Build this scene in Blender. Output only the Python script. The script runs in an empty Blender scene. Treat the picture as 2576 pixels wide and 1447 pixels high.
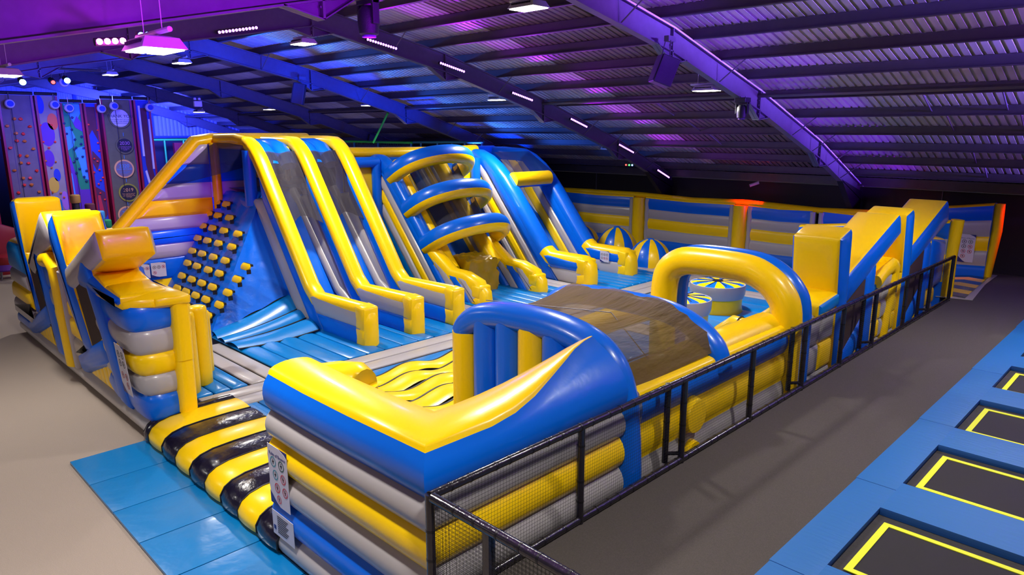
import bpy, bmesh, math, random
from mathutils import Vector as V, Matrix
random.seed(7)
SC = bpy.context.scene
COL = SC.collection
pi = math.pi
def L(c):  # sRGB 0-255 -> linear
    return tuple(((v/255)/12.92 if v/255 <= .04045 else ((v/255+.055)/1.055)**2.4) for v in c)+(1,)

# ---------------------------------------------------------------- materials
def newmat(name):
    m = bpy.data.materials.new(name); m.use_nodes = True
    nt = m.node_tree; nt.nodes.clear()
    o = nt.nodes.new('ShaderNodeOutputMaterial'); b = nt.nodes.new('ShaderNodeBsdfPrincipled')
    nt.links.new(b.outputs[0], o.inputs[0])
    return m, nt, b
def N(nt, t, **k):
    n = nt.nodes.new(t)
    for a, v in k.items():
        if a.startswith('i_'): n.inputs[a[2:].replace('_', ' ')].default_value = v
        else: setattr(n, a, v)
    return n
def mat(name, rgb, rough=.5, metal=0, bump=0, bscale=8, coat=0, var=0, vscale=3, bdet=3, stretch=None, emit=None, es=0, bdist=.02, spec=.5):
    m, nt, b = newmat(name)
    c = L(rgb)
    b.inputs['Base Color'].default_value = c
    b.inputs['Roughness'].default_value = rough
    b.inputs['Metallic'].default_value = metal
    b.inputs['Coat Weight'].default_value = coat
    b.inputs['Specular IOR Level'].default_value = spec
    if coat: b.inputs['Coat Roughness'].default_value = .12
    geo = N(nt, 'ShaderNodeNewGeometry'); mp = N(nt, 'ShaderNodeMapping')
    nt.links.new(geo.outputs['Position'], mp.inputs[0])
    if stretch: mp.inputs['Scale'].default_value = stretch
    if bump:
        n = N(nt, 'ShaderNodeTexNoise'); n.inputs['Scale'].default_value = bscale; n.inputs['Detail'].default_value = bdet
        bp = N(nt, 'ShaderNodeBump'); bp.inputs['Strength'].default_value = bump; bp.inputs['Distance'].default_value = bdist
        nt.links.new(mp.outputs[0], n.inputs['Vector']); nt.links.new(n.outputs['Fac'], bp.inputs['Height']); nt.links.new(bp.outputs[0], b.inputs['Normal'])
    if var:
        n = N(nt, 'ShaderNodeTexNoise'); n.inputs['Scale'].default_value = vscale; n.inputs['Detail'].default_value = 4
        mx = N(nt, 'ShaderNodeMix', data_type='RGBA')
        nt.links.new(mp.outputs[0], n.inputs['Vector']); nt.links.new(n.outputs['Fac'], mx.inputs[0])
        mx.inputs[6].default_value = tuple(v*(1-var) for v in c[:3])+(1,)
        mx.inputs[7].default_value = tuple(min(1, v*(1+var)) for v in c[:3])+(1,)
        nt.links.new(mx.outputs[2], b.inputs['Base Color'])
    if emit:
        b.inputs['Emission Color'].default_value = L(emit); b.inputs['Emission Strength'].default_value = es
    return m
M = {}
def vinyl(k, rgb, **kw): M[k] = mat('vinyl_'+k, rgb, rough=.3, coat=.12, bump=.16, bscale=3.5, bdet=6, bdist=.03, spec=.38, **kw)
vinyl('blue', (0, 98, 216)); vinyl('yel', (250, 204, 0)); vinyl('grey', (168, 162, 164)); vinyl('cyan', (0, 118, 196))
M['black'] = mat('vinyl_black', (17, 14, 36), rough=.2, coat=.4, bump=.6, bscale=3, bdet=6, bdist=.06); vinyl('dgrey', (120, 112, 120))
vinyl('yel_shaded', (150, 118, 8)); M['bluew'] = mat('vinyl_creased_blue', (0, 98, 212), rough=.28, coat=.12, bump=.5, bscale=2.2, bdet=8, bdist=.07, spec=.45)  # first one: yellow vinyl darkened, the foam block's shade is put into its colour
M['seam'] = mat('seam_tape', (14, 13, 18), .5)
M['mat_blue'] = mat('mat_blue', (0, 112, 178), .28, coat=.3, bump=.3, bscale=2.5, bdist=.05)
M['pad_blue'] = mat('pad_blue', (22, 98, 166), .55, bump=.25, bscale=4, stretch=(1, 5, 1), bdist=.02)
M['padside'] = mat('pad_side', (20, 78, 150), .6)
M['carpet'] = mat('carpet_beige', (158, 144, 134), .95, bump=.5, bscale=160, var=.22, vscale=90, spec=.1)
M['carpet_dark'] = mat('carpet_dark', (84, 78, 74), .95, bump=.5, bscale=160, var=.35, vscale=90, spec=.1)
M['steel'] = mat('steel_galv', (92, 88, 98), .45, metal=.25, var=.18, vscale=7)
M['purlin'] = mat('purlin_steel', (84, 78, 84), .5, metal=.3, var=.15, vscale=5)
M['blackpaint'] = mat('black_paint', (14, 12, 16), .6)
M['rail'] = mat('rail_padding', (26, 22, 32), .22, coat=.4, bump=.5, bscale=14, bdist=.015)
M['tape'] = mat('rail_tape', (16, 14, 20), .35)
M['walldark'] = mat('wall_dark', (34, 26, 36), .75, var=.15, vscale=30)
M['trim'] = mat('trim_grey', (110, 104, 116), .5)
M['bed'] = mat('trampoline_bed', (36, 32, 34), .85, bump=.3, bscale=220)
M['bedside'] = mat('spring_cover', (50, 46, 46), .8, bump=.8, bscale=9, stretch=(1, 4, 1), bdist=.04)
M['linecol'] = mat('line_yellow', (226, 232, 30), .6)
M['white'] = mat('white_plastic', (205, 202, 208), .5)
M['paper'] = mat('sign_white', (196, 190, 204), .5)
M['navy'] = mat('sign_navy', (24, 28, 110), .5)
M['red'] = mat('sign_red', (190, 40, 60), .5)
M['teal'] = mat('sign_teal', (30, 130, 150), .5)
M['darkgreen'] = mat('sign_green', (20, 70, 50), .5)
M['ink'] = mat('ink', (30, 26, 40), .6)
M['lamp'] = mat('lamp_glow', (255, 250, 225), .5, emit=(255, 250, 228), es=14)
M['ledp'] = mat('led_purple', (230, 190, 255), .5, emit=(190, 110, 255), es=7)
M['ledm'] = mat('led_magenta', (255, 140, 255), .5, emit=(255, 110, 245), es=16)
M['ledb'] = mat('led_blue', (120, 160, 255), .5, emit=(90, 130, 255), es=18)
M['ledc'] = mat('led_cyan', (170, 255, 255), .5, emit=(150, 250, 255), es=12)
M['ledr'] = mat('led_red', (255, 60, 60), .5, emit=(255, 60, 50), es=8)
M['ledg'] = mat('led_green', (60, 255, 80), .5, emit=(60, 255, 80), es=8)
M['speaker'] = mat('speaker_black', (34, 30, 44), .45, bump=.3, bscale=90)
M['chrome'] = mat('chrome', (150, 150, 160), .2, metal=.9)
M['tred'] = mat('tower_red', (150, 14, 40), .4)
M['dred'] = mat('foam_red', (140, 18, 24), .5)
M['wood'] = mat('board_grey', (110, 98, 100), .8, var=.3, vscale=2.2)
M['olive'] = mat('board_olive', (98, 96, 70), .8, var=.25, vscale=4)
M['holdred'] = mat('hold_red', (235, 52, 30), .5, bump=.5, bscale=30)
M['holdor'] = mat('hold_orange', (205, 110, 30), .5, bump=.5, bscale=30)
M['holddk'] = mat('hold_dark', (14, 40, 90), .5, bump=.5, bscale=30)
M['gable'] = mat('gable_sheet', (120, 130, 178), .55, bump=.2, bscale=30)
M['peach'] = mat('ring_peach', (225, 170, 105), .5); M['lime'] = mat('ring_lime', (150, 150, 40), .5)
M['green'] = mat('frame_green', (40, 190, 60), .5); M['tealpipe'] = mat('pipe_teal', (20, 90, 110), .4)
M['purplec'] = mat('purple', (96, 40, 150), .6); M['pink'] = mat('pink', (170, 110, 180), .6)
M['skyb'] = mat('pale_blue', (60, 150, 210), .6); M['greenb'] = mat('board_green', (20, 140, 90), .7)
M['cream'] = mat('board_cream', (150, 140, 125), .8, var=.12); M['royal'] = mat('board_royal', (30, 60, 170), .7)
M['yelb'] = mat('board_yellow', (215, 180, 50), .7); M['maroon'] = mat('board_maroon', (90, 34, 60), .8, var=.3, vscale=3)
M['woodlight'] = mat('wood_step', (170, 130, 70), .5); M['orange'] = mat('orange_plastic', (230, 90, 20), .5)

# corrugated roof sheeting: colour patches per bay (weathered sheets and newer pale ones)
def roofmat():
    m, nt, b = newmat('roof_sheet')
    geo = N(nt, 'ShaderNodeNewGeometry'); sp = N(nt, 'ShaderNodeSeparateXYZ'); nt.links.new(geo.outputs['Position'], sp.inputs[0])
    def math_(op, a, bb=None):
        n = N(nt, 'ShaderNodeMath', operation=op)
        for i, v in enumerate((a, bb)):
            if v is None: continue
            if hasattr(v, 'links'): nt.links.new(v, n.inputs[i])
            else: n.inputs[i].default_value = v
        return n.outputs[0]
    # distance along the bay measured from the frame on its left
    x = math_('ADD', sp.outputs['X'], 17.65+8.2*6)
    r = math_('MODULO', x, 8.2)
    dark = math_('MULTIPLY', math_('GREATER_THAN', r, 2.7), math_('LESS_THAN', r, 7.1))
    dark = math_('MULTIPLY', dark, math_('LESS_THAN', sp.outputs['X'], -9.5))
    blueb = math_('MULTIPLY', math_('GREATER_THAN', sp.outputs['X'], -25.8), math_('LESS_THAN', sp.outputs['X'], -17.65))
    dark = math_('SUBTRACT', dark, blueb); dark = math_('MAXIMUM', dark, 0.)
    no = N(nt, 'ShaderNodeTexNoise'); no.inputs['Scale'].default_value = 1.4; no.inputs['Detail'].default_value = 6
    mp = N(nt, 'ShaderNodeMapping'); mp.inputs['Scale'].default_value = (3, .35, 1)
    nt.links.new(geo.outputs['Position'], mp.inputs[0]); nt.links.new(mp.outputs[0], no.inputs['Vector'])
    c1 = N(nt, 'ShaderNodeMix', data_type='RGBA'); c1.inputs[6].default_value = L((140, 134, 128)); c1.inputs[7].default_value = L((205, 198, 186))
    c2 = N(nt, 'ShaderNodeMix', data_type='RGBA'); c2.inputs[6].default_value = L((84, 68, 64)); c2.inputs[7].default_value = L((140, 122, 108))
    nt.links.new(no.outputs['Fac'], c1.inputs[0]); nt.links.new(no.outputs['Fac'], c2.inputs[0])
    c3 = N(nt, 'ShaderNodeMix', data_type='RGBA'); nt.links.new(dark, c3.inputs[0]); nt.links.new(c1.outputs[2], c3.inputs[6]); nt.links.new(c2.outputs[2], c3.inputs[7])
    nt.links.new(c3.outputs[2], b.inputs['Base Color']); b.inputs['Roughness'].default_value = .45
    b.inputs['Specular IOR Level'].default_value = .35
    return m
M['roof'] = roofmat()

# netting: thin woven lines, see-through between them
def netmat(name, rgb, step, width, axes, alpha=1.0):
    m, nt, b = newmat(name)
    b.inputs['Base Color'].default_value = L(rgb); b.inputs['Roughness'].default_value = .6
    geo = N(nt, 'ShaderNodeNewGeometry'); sp = N(nt, 'ShaderNodeSeparateXYZ'); nt.links.new(geo.outputs['Position'], sp.inputs[0])
    outs = []
    for ax in axes:
        a = N(nt, 'ShaderNodeMath', operation='DIVIDE'); nt.links.new(sp.outputs[ax], a.inputs[0]); a.inputs[1].default_value = step
        f = N(nt, 'ShaderNodeMath', operation='FRACT'); nt.links.new(a.outputs[0], f.inputs[0])
        l = N(nt, 'ShaderNodeMath', operation='LESS_THAN'); nt.links.new(f.outputs[0], l.inputs[0]); l.inputs[1].default_value = width
        outs.append(l.outputs[0])
    mx = N(nt, 'ShaderNodeMath', operation='MAXIMUM'); nt.links.new(outs[0], mx.inputs[0]); nt.links.new(outs[1], mx.inputs[1])
    sc = N(nt, 'ShaderNodeMath', operation='MULTIPLY'); nt.links.new(mx.outputs[0], sc.inputs[0]); sc.inputs[1].default_value = alpha
    nt.links.new(sc.outputs[0], b.inputs['Alpha'])
    return m
M['net_y'] = netmat('fence_net', (12, 11, 16), .045, .085, ('Y', 'Z'))
M['net_x'] = netmat('fence_net_side', (12, 11, 16), .045, .1, ('X', 'Z'))
M['net_b'] = netmat('frame_net', (20, 30, 60), .16, .4, ('X', 'Z'))
def cloth(name, rgb, alpha, stretch=(1, 1, 1)):
    m = mat(name, rgb, .7, bump=.8, spec=.25, bscale=3, stretch=stretch, bdist=.08, var=.25, vscale=2)
    m.node_tree.nodes['Principled BSDF'].inputs['Alpha'].default_value = alpha
    return m
M['canopy'] = cloth('canopy_mesh', (92, 72, 38), .84, (3, .6, 1))
M['canopyd'] = cloth('slide_mesh', (40, 36, 46), .8, (1, 2, .5))
M['shade'] = cloth('shade_net', (16, 14, 60), .62)
M['brownmesh'] = mat('brown_mesh', (58, 38, 28), .8, bump=.3, bscale=60)

# bounce floor and wave mat materials are plain vinyl; black seams are geometry

# ---------------------------------------------------------------- mesh helpers
class MB:
    def __init__(s): s.v = []; s.f = []; s.m = []; s.mats = []
    def mi(s, k):
        if k not in s.mats: s.mats.append(k)
        return s.mats.index(k)
    def add(s, vs, fs, k):
        o = len(s.v); s.v += [tuple(p) for p in vs]
        ks = k if isinstance(k, list) else [k]*len(fs)
        for f, kk in zip(fs, ks): s.f.append([i+o for i in f]); s.m.append(s.mi(kk))
        return s
    def box(s, lo, hi, k):
        x0, y0, z0 = lo; x1, y1, z1 = hi
        return s.add([(x0,y0,z0),(x1,y0,z0),(x1,y1,z0),(x0,y1,z0),(x0,y0,z1),(x1,y0,z1),(x1,y1,z1),(x0,y1,z1)],
            [(0,3,2,1),(4,5,6,7),(0,1,5,4),(1,2,6,5),(2,3,7,6),(3,0,4,7)], k)
    def sweep(s, path, sec, mats, fix, closed=False, caps=True, capmat=None):
        """sec: list of (a,b) or function(i)->list; b along fix, a along T x fix"""
        fix = V(fix).normalized(); P = [V(p) for p in path]; n = len(P); o = len(s.v)
        for i, p in enumerate(P):
            if closed: t0 = (P[i]-P[i-1]).normalized(); t1 = (P[(i+1) % n]-P[i]).normalized()
            else:
                t0 = (P[i]-P[i-1]).normalized() if i else (P[1]-P[0]).normalized()
                t1 = (P[i+1]-P[i]).normalized() if i < n-1 else t0
            T = (t0+t1)
            T = T.normalized() if T.length > 1e-6 else t1
            a = T.cross(fix)
            a.normalize(); c = max(.35, t0.dot(T)); a = a/c
            S = sec(i) if callable(sec) else sec
            for (u, w) in S: s.v.append(tuple(p+a*u+fix*w))
        k = len(sec(0) if callable(sec) else sec)
        ms = mats if isinstance(mats, list) else [mats]*k
        for i in range(n if closed else n-1):
            j = (i+1) % n
            for q in range(k):
                r = (q+1) % k
                s.f.append([o+i*k+q, o+i*k+r, o+j*k+r, o+j*k+q]); s.m.append(s.mi(ms[q]))
        if caps and not closed:
            s.f.append([o+q for q in range(k)]); s.m.append(s.mi(capmat or ms[0]))
            s.f.append([o+(n-1)*k+q for q in range(k)][::-1]); s.m.append(s.mi(capmat or ms[0]))
        return s
    def tube(s, path, r, k, n=14, fix=(0, 0, 1), ry=None, **kw):
        ry = ry or r
        if callable(r): sec = lambda i: [(r(i)*math.cos(2*pi*q/n), r(i)*math.sin(2*pi*q/n)) for q in range(n)]
        else: sec = [(r*math.cos(2*pi*q/n), ry*math.sin(2*pi*q/n)) for q in range(n)]
        return s.sweep(path, sec, k, fix, **kw)
    def rod(s, a, b, r, k, n=8):
        a = V(a); b = V(b); d = (b-a).normalized()
        fix = V((0, 0, 1)) if abs(d.z) < .9 else V((1, 0, 0))
        fix = (fix-d*fix.dot(d)).normalized()
        return s.tube([a, b], r, k, n, fix=fix)
    def lathe(s, c, prof, k, n=20, axis='z'):
        o = len(s.v)
        for (r, z) in prof:
            for q in range(n):
                x, y = r*math.cos(2*pi*q/n), r*math.sin(2*pi*q/n)
                s.v.append((c[0]+x, c[1]+y, c[2]+z) if axis == 'z' else ((c[0]+z, c[1]+x, c[2]+y) if axis == 'x' else (c[0]+x, c[1]+z, c[2]+y)))
        for i in range(len(prof)-1):
            for q in range(n):
                r = (q+1) % n
                kk = k(i, q) if callable(k) else k
                s.f.append([o+i*n+q, o+i*n+r, o+(i+1)*n+r, o+(i+1)*n+q]); s.m.append(s.mi(kk))
        kk = k(0, 0) if callable(k) else k
        s.f.append([o+q for q in range(n)][::-1]); s.m.append(s.mi(kk))
        kk = k(len(prof)-2, 0) if callable(k) else k
        s.f.append([o+(len(prof)-1)*n+q for q in range(n)]); s.m.append(s.mi(kk))
        return s
    def bm(s, b):   # merge a bmesh whose faces carry material_index into s.mats order `b[1]`
        bmx, keys = b; o = len(s.v)
        bmx.verts.ensure_lookup_table(); bmx.verts.index_update()
        for v in bmx.verts: s.v.append(tuple(v.co))
        for f in bmx.faces: s.f.append([o+v.index for v in f.verts]); s.m.append(s.mi(keys[f.material_index]))
        bmx.free(); return s
    def build(s, name, parent=None, smooth=35, bevel=0, recalc=True, sub=0):
        me = bpy.data.meshes.new(name); me.from_pydata(s.v, [], s.f)
        for k in s.mats: me.materials.append(M[k])
        me.polygons.foreach_set('material_index', s.m)
        if recalc:
            b = bmesh.new(); b.from_mesh(me); bmesh.ops.recalc_face_normals(b, faces=b.faces[:]); b.to_mesh(me); b.free()
        if smooth:
            me.polygons.foreach_set('use_smooth', [True]*len(me.polygons))
            try: me.set_sharp_from_angle(angle=math.radians(smooth))
            except Exception: pass
        me.update()
        o = bpy.data.objects.new(name, me); COL.objects.link(o)
        if bevel:
            md = o.modifiers.new('bevel', 'BEVEL'); md.width = bevel; md.segments = 3; md.limit_method = 'ANGLE'; md.angle_limit = math.radians(40)
        if parent:
            o.parent = parent; rt = parent
            while rt.parent: rt = rt.parent
            me.transform(Matrix.Translation(-rt.location))
        return o

def prism(poly, depth, fmap, mats, cuts=(), mfn=None, puff=.3, pmax=.09, w0=0.):
    """poly in (u,v), extruded along w from w0; cuts = lines ((u,v),(nu,nv)); mfn(u,v,w,normal)->key"""
    b = bmesh.new(); n = len(poly)
    A = [b.verts.new((u, v, w0)) for u, v in poly]; B = [b.verts.new((u, v, w0+depth)) for u, v in poly]
    b.faces.new(A); b.faces.new(B[::-1])
    for i in range(n): j = (i+1) % n; b.faces.new((A[i], B[i], B[j], A[j]))
    bmesh.ops.recalc_face_normals(b, faces=b.faces[:])
    for (c, nn) in cuts:
        bmesh.ops.bisect_plane(b, geom=b.verts[:]+b.edges[:]+b.faces[:], plane_co=(c[0], c[1], 0), plane_no=(nn[0], nn[1], 0), dist=1e-5)
    b.normal_update(); keys = []
    for f in b.faces:
        c = f.calc_center_median(); k = mfn(c.x, c.y, (c.z-w0)/depth, f.normal) if mfn else (mats[0] if abs(f.normal.z) > .5 else mats[1])
        if k not in keys: keys.append(k)
        f.material_index = keys.index(k)
    if puff:
        for f in list(b.faces):
            P = sum(e.calc_length() for e in f.edges); r = 2*f.calc_area()/max(P, 1e-6)
            if r < .02: continue
            h = min(pmax, r*puff)
            for th, dp in ((.1, .45), (.18, .35), (.25, .2)):
                bmesh.ops.inset_individual(b, faces=[f], thickness=r*th, depth=h*dp, use_even_offset=True)
    for v in b.verts: v.co = V(fmap(v.co.x, v.co.y, v.co.z))
    return b, keys

def smooth(P, n=5):
    P = [V(p) for p in P]; out = []
    for i in range(len(P)-1):
        p0 = P[max(0, i-1)]; p1 = P[i]; p2 = P[i+1]; p3 = P[min(len(P)-1, i+2)]
        for k in range(n):
            t = k/n; out.append(.5*((2*p1)+(p2-p0)*t+(2*p0-5*p1+4*p2-p3)*t*t+(3*p1-p0-3*p2+p3)*t**3))
    out.append(P[-1]); return out
def bandsec(bands, t, bulge, topk, toph, n=6, botk='grey', innerbands=None):
    p = []; m = []
    for z0, z1, k in bands:
        for i in range(n): s = i/n; p.append((t/2+bulge*math.sin(pi*s)**.7, z0+(z1-z0)*s)); m.append(k)
    zt = bands[-1][1]
    for i in range(n*2): s = i/(n*2); p.append((t/2*math.cos(pi*s), zt+toph*math.sin(pi*s)**.8)); m.append(topk)
    for z0, z1, k in (innerbands or bands)[::-1]:
        for i in range(n): s = i/n; p.append((-t/2-bulge*math.sin(pi*s)**.7, z1-(z1-z0)*s)); m.append(k)
    p.append((-t/2, bands[0][0])); m.append(botk)
    return p, m

# ---------------------------------------------------------------- object helpers
def tag(o, label, cat, group=None, kind=None):
    o['label'] = label; o['category'] = cat
    if group: o['group'] = group
    if kind: o['kind'] = kind
    return o
def thing(name, label, cat, loc, group=None):
    o = bpy.data.objects.new(name, None); COL.objects.link(o); o.location = loc; o.empty_display_size = .2
    return tag(o, label, cat, group)
def struct(o): o['kind'] = 'structure'; return o
def dup(root, loc, label, group=None, rz=None):
    r = root.copy(); COL.objects.link(r); r.location = loc
    if rz is not None: r.rotation_euler.z = rz
    r['label'] = label
    if group: r['group'] = group
    def rec(src, par):
        for ch in list(src.children):
            c = ch.copy(); COL.objects.link(c); c.parent = par
            rec(ch, c)
    rec(root, r)
    return r
def text(body, size, key, fmap, parent, name='lettering', align='CENTER', thick=.004):
    cu = bpy.data.curves.new(name, 'FONT'); cu.body = body; cu.size = size; cu.align_x = align; cu.align_y = 'CENTER'; cu.extrude = thick; cu.space_line = .95
    o = bpy.data.objects.new(name, cu); COL.objects.link(o)
    bpy.context.view_layer.update()
    me = bpy.data.meshes.new_from_object(o); bpy.data.objects.remove(o)
    for v in me.vertices: v.co = V(fmap(v.co.x, v.co.y, v.co.z))
    me.materials.clear(); me.materials.append(M[key])
    q = bpy.data.objects.new(name, me); COL.objects.link(q)
    if parent:
        q.parent = parent; rt = parent
        while rt.parent: rt = rt.parent
        me.transform(Matrix.Translation(-rt.location))
    return q

PF = 1.05          # height of the raised dark platform
# ================================================================ SETTING
struct(MB().box((-51.5, -9, -.2), (-4.98, 29, 0), 'carpet').box((-4.98, -9, -.2), (6, 3.76, 0), 'carpet').build('floor', smooth=0))
struct(MB().box((-4.98, 3.76, 0), (6, 28.1, PF), 'carpet_dark').build('floor', smooth=0))
TOP = [(-7.6, 3.77), (-3.44, 5.43), (1.1, 7.07), (5.66, 8.12), (10.2, 9.0), (14.74, 8.1), (19.3, 6.87), (23.84, 5.43), (28.05, 3.77)]
def roofz(y):
    for (a, za), (b, zb) in zip(TOP, TOP[1:]):
        if a <= y <= b: return za+(zb-za)*(y-a)/(b-a)
    return 3.7
# corrugated roof
def roof():
    xs = []
    x = -51.4
    while x < 4:
        p = .21; h = .045
        xs += [(x, 0), (x+.13, 0), (x+.145, h), (x+.19, h)]; x += p
    mb = MB(); n = len(xs)
    vs = []; fs = []
    for (y, z) in TOP:
        for (x, h) in xs: vs.append((x, y, z+.26+h))
    for i in range(len(TOP)-1):
        for j in range(n-1): fs.append((i*n+j, i*n+j+1, (i+1)*n+j+1, (i+1)*n+j))
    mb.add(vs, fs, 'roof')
    return struct(mb.build('ceiling', smooth=0, recalc=False))
roof()
# dark block wall at the back with its light capping strip
struct(MB().box((-51.2, 28.1, 0), (6, 28.3, 3.7), 'walldark').build('wall_back', smooth=0))
struct(MB().box((-51.2, 28.06, 3.72), (6, 28.3, 3.76), 'trim').build('trim_1', smooth=0))
mb = MB()
for x in (-30, -22, -6.75): mb.box((x-.012, 28.07, PF if x > -8 else 0), (x+.012, 28.1, 3.74), 'trim')
struct(mb.build('trim_2', smooth=0))
struct(MB().box((-51.2, 28.02, 3.78), (6, 28.35, 4.15), 'blackpaint').build('trim_3', smooth=0))
# gable wall: corrugated sheets above a rail, dark below
mb = MB(); n = 0; y = -7.5
vs = []; fs = []
while y < 28:
    for dx, yy in ((0, y), (.03, y+.06), (.03, y+.14), (0, y+.2)):
        vs += [(-51.2+dx, yy, 5.35), (-51.2+dx, yy, roofz(yy)+.25)]
    y += .25
for i in range(len(vs)//2-1): fs.append((2*i, 2*i+2, 2*i+3, 2*i+1))
mb.add(vs, fs, 'gable')
struct(mb.build('wall_left', smooth=0, recalc=False))
struct(MB().box((-51.4, -8, 0), (-51.2, 28.1, 5.35), 'blackpaint').build('wall_left', smooth=0))
mb = MB()
for z in (5.3, 6.75): mb.box((-51.18, -7, z), (-51.0, 27, z+.14), 'royal')
for y in (8.5, 12.8, 17.2, 21.6): mb.box((-51.18, y, 5.3), (-51.05, y+.16, roofz(y)-.3), 'royal')
struct(mb.build('trim_4', smooth=0))

# steel arched frames
FX = [-9.5, -17.65, -25.8, -34.1, -42.5, -50.6]
def frame_parts(root, x):
    hw = .1
    for (a, za), (b, zb) in zip(TOP, TOP[1:]):
        a_, b_ = a, b
        m = MB()
        def P(y, z, dx): return (x+dx, y, z)
        d = .56
        for lo, hi, w in ((0, -.03, hw), (-.03, -d+.03, .012), (-d+.03, -d, hw)):
            m.add([P(a_, za+lo, -w), P(a_, za+lo, w), P(b_, zb+lo, w), P(b_, zb+lo, -w), P(a_, za+hi, -w), P(a_, za+hi, w), P(b_, zb+hi, w), P(b_, zb+hi, -w)],
                  [(0,1,2,3),(4,7,6,5),(0,4,5,1),(1,5,6,2),(2,6,7,3),(3,7,4,0)], 'steel')
        m.build('rafter', root, smooth=0)
    for j in range(1, 8):
        y, z = TOP[j]; zb = z-.56
        sl = (TOP[j][1]-TOP[j-1][1])/(TOP[j][0]-TOP[j-1][0]); sr = (TOP[j+1][1]-TOP[j][1])/(TOP[j+1][0]-TOP[j][0])
        L0 = .62
        A = (y-L0, zb-sl*L0+.01); B = (y, zb-.26); Cc = (y+L0, zb+sr*L0+.01); D = (y, zb+.02)
        m = MB()
        m.add([(x-.012, *A), (x-.012, *B), (x-.012, *Cc), (x-.012, *D), (x+.012, *A), (x+.012, *B), (x+.012, *Cc), (x+.012, *D)],
              [(0,1,2,3),(4,7,6,5),(0,4,5,1),(1,5,6,2),(2,6,7,3),(3,7,4,0)], 'steel')
        for (p, q) in ((A, B), (B, Cc)):
            m.add([(x-hw, *p), (x+hw, *p), (x+hw, *q), (x-hw, *q), (x-hw, p[0], p[1]+.02), (x+hw, p[0], p[1]+.02), (x+hw, q[0], q[1]+.02), (x-hw, q[0], q[1]+.02)],
                  [(0,1,2,3),(4,7,6,5),(0,4,5,1),(1,5,6,2),(2,6,7,3),(3,7,4,0)], 'steel')
        m.box((x-hw, y-.02, zb-.25), (x+hw, y+.02, z-.03), 'steel')
        for zz in (.0, .12, .24, .36):
            for s_ in (-1, 1): m.box((x+s_*.06-.012, y-.045, zb-.1+zz), (x+s_*.06+.012, y+.045, zb-.07+zz), 'steel')
        m.build('gusset', root, smooth=0)
    # black column with a haunched top at the back wall
    m = MB()
    pts = [(28.0, 3.55), (25.9, 4.1), (27.3, 2.9), (27.45, PF if x > -5 else 0), (28.0, PF if x > -5 else 0)]
    m.bm(prism(pts, .2, lambda u, v, w: (x-.1+w, u, v), ('blackpaint', 'blackpaint'), puff=0))
    m.build('column', root, smooth=0)
labs = ['violet-lit steel roof frame nearest the camera, its far half running down to the back wall at right',
        'dull grey-purple roof frame carrying the row of LED bars', 'roof frame washed in saturated blue light',
        'dim indigo roof frame just left of the blue-lit one, a thin cable along its lower edge', 'grey roof frame with the white emergency light, second from the gable wall',
        'farthest roof frame, set against the blue gable wall']
for x, lb in zip(FX, labs):
    r = thing('roof_frame', lb, 'roof beam', (x, 28, 0), 'steel roof frames'); frame_parts(r, x)
# purlins
PY = [-2.2, 0.2, 1.8, 3.3, 4.8, 6.3, 7.8, 9.3, 11.25, 12.75, 14.2, 15.6, 17.0, 18.45, 20.05, 21.6, 23.2, 24.6, 25.8, 27.05]
names = {12.2: 'highest roof purlin seen right of the ridge', }
order = ['first', 'second', 'third', 'fourth', 'fifth', 'sixth', 'seventh', 'eighth', 'ninth', 'tenth', 'eleventh', 'twelfth']
right = [y for y in PY if y > 10.5]
for y in PY:
    z = roofz(y)
    # each bay's purlin is its own Z section; the line of them reads as one long member
    m = MB().box((-51, y-.035, z+.02), (4, y+.035, z+.25), 'purlin').box((-51, y-.1, z), (4, y+.035, z+.025), 'purlin')
    if y in right:
        k = len(right)-right.index(y)
        lb = 'long steel roof purlin, %s line up from the dark back wall' % order[k-1]
    else:
        k = len(PY)-len(right)-PY.index(y)
        lb = 'long steel roof purlin on the near roof slope, %s line down from the ridge' % order[k-1]
    tag(m.build('roof_purlin', smooth=0), lb, 'roof purlin', 'roof purlins')
m = MB().box((-51, 27.75, 3.78), (4, 27.95, 4.08), 'purlin')
tag(m.build('eaves_beam', smooth=0), 'purple-lit eaves beam running along the top of the dark back wall', 'roof beam')
# tie pipe seen crossing bays (at the fifth purlin) and fly braces
m = MB().rod((-51, 19.3, 6.72), (4, 19.3, 6.72), .06, 'purlin')
tag(m.build('tie_pipe'), 'straight steel tie pipe running beside the mid-slope purlin', 'roof tie')
for fi, x in enumerate(FX[:3]):
    r = thing('fly_brace_set', ['short diagonal braces off the violet-lit frame', 'short diagonal braces off the grey LED-bar frame', 'short diagonal braces off the blue frame'][fi], 'roof brace', (x, 12.2, 8), 'diagonal fly braces')
    for y in (12.75, 17.0, 21.6, 23.2, 24.6, 25.8):
        z = roofz(y)
        MB().rod((x+.06, y-.02, z-.53), (x+.78, y-.02, z+.02), .016, 'purlin', 6).build('brace', r)

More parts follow.
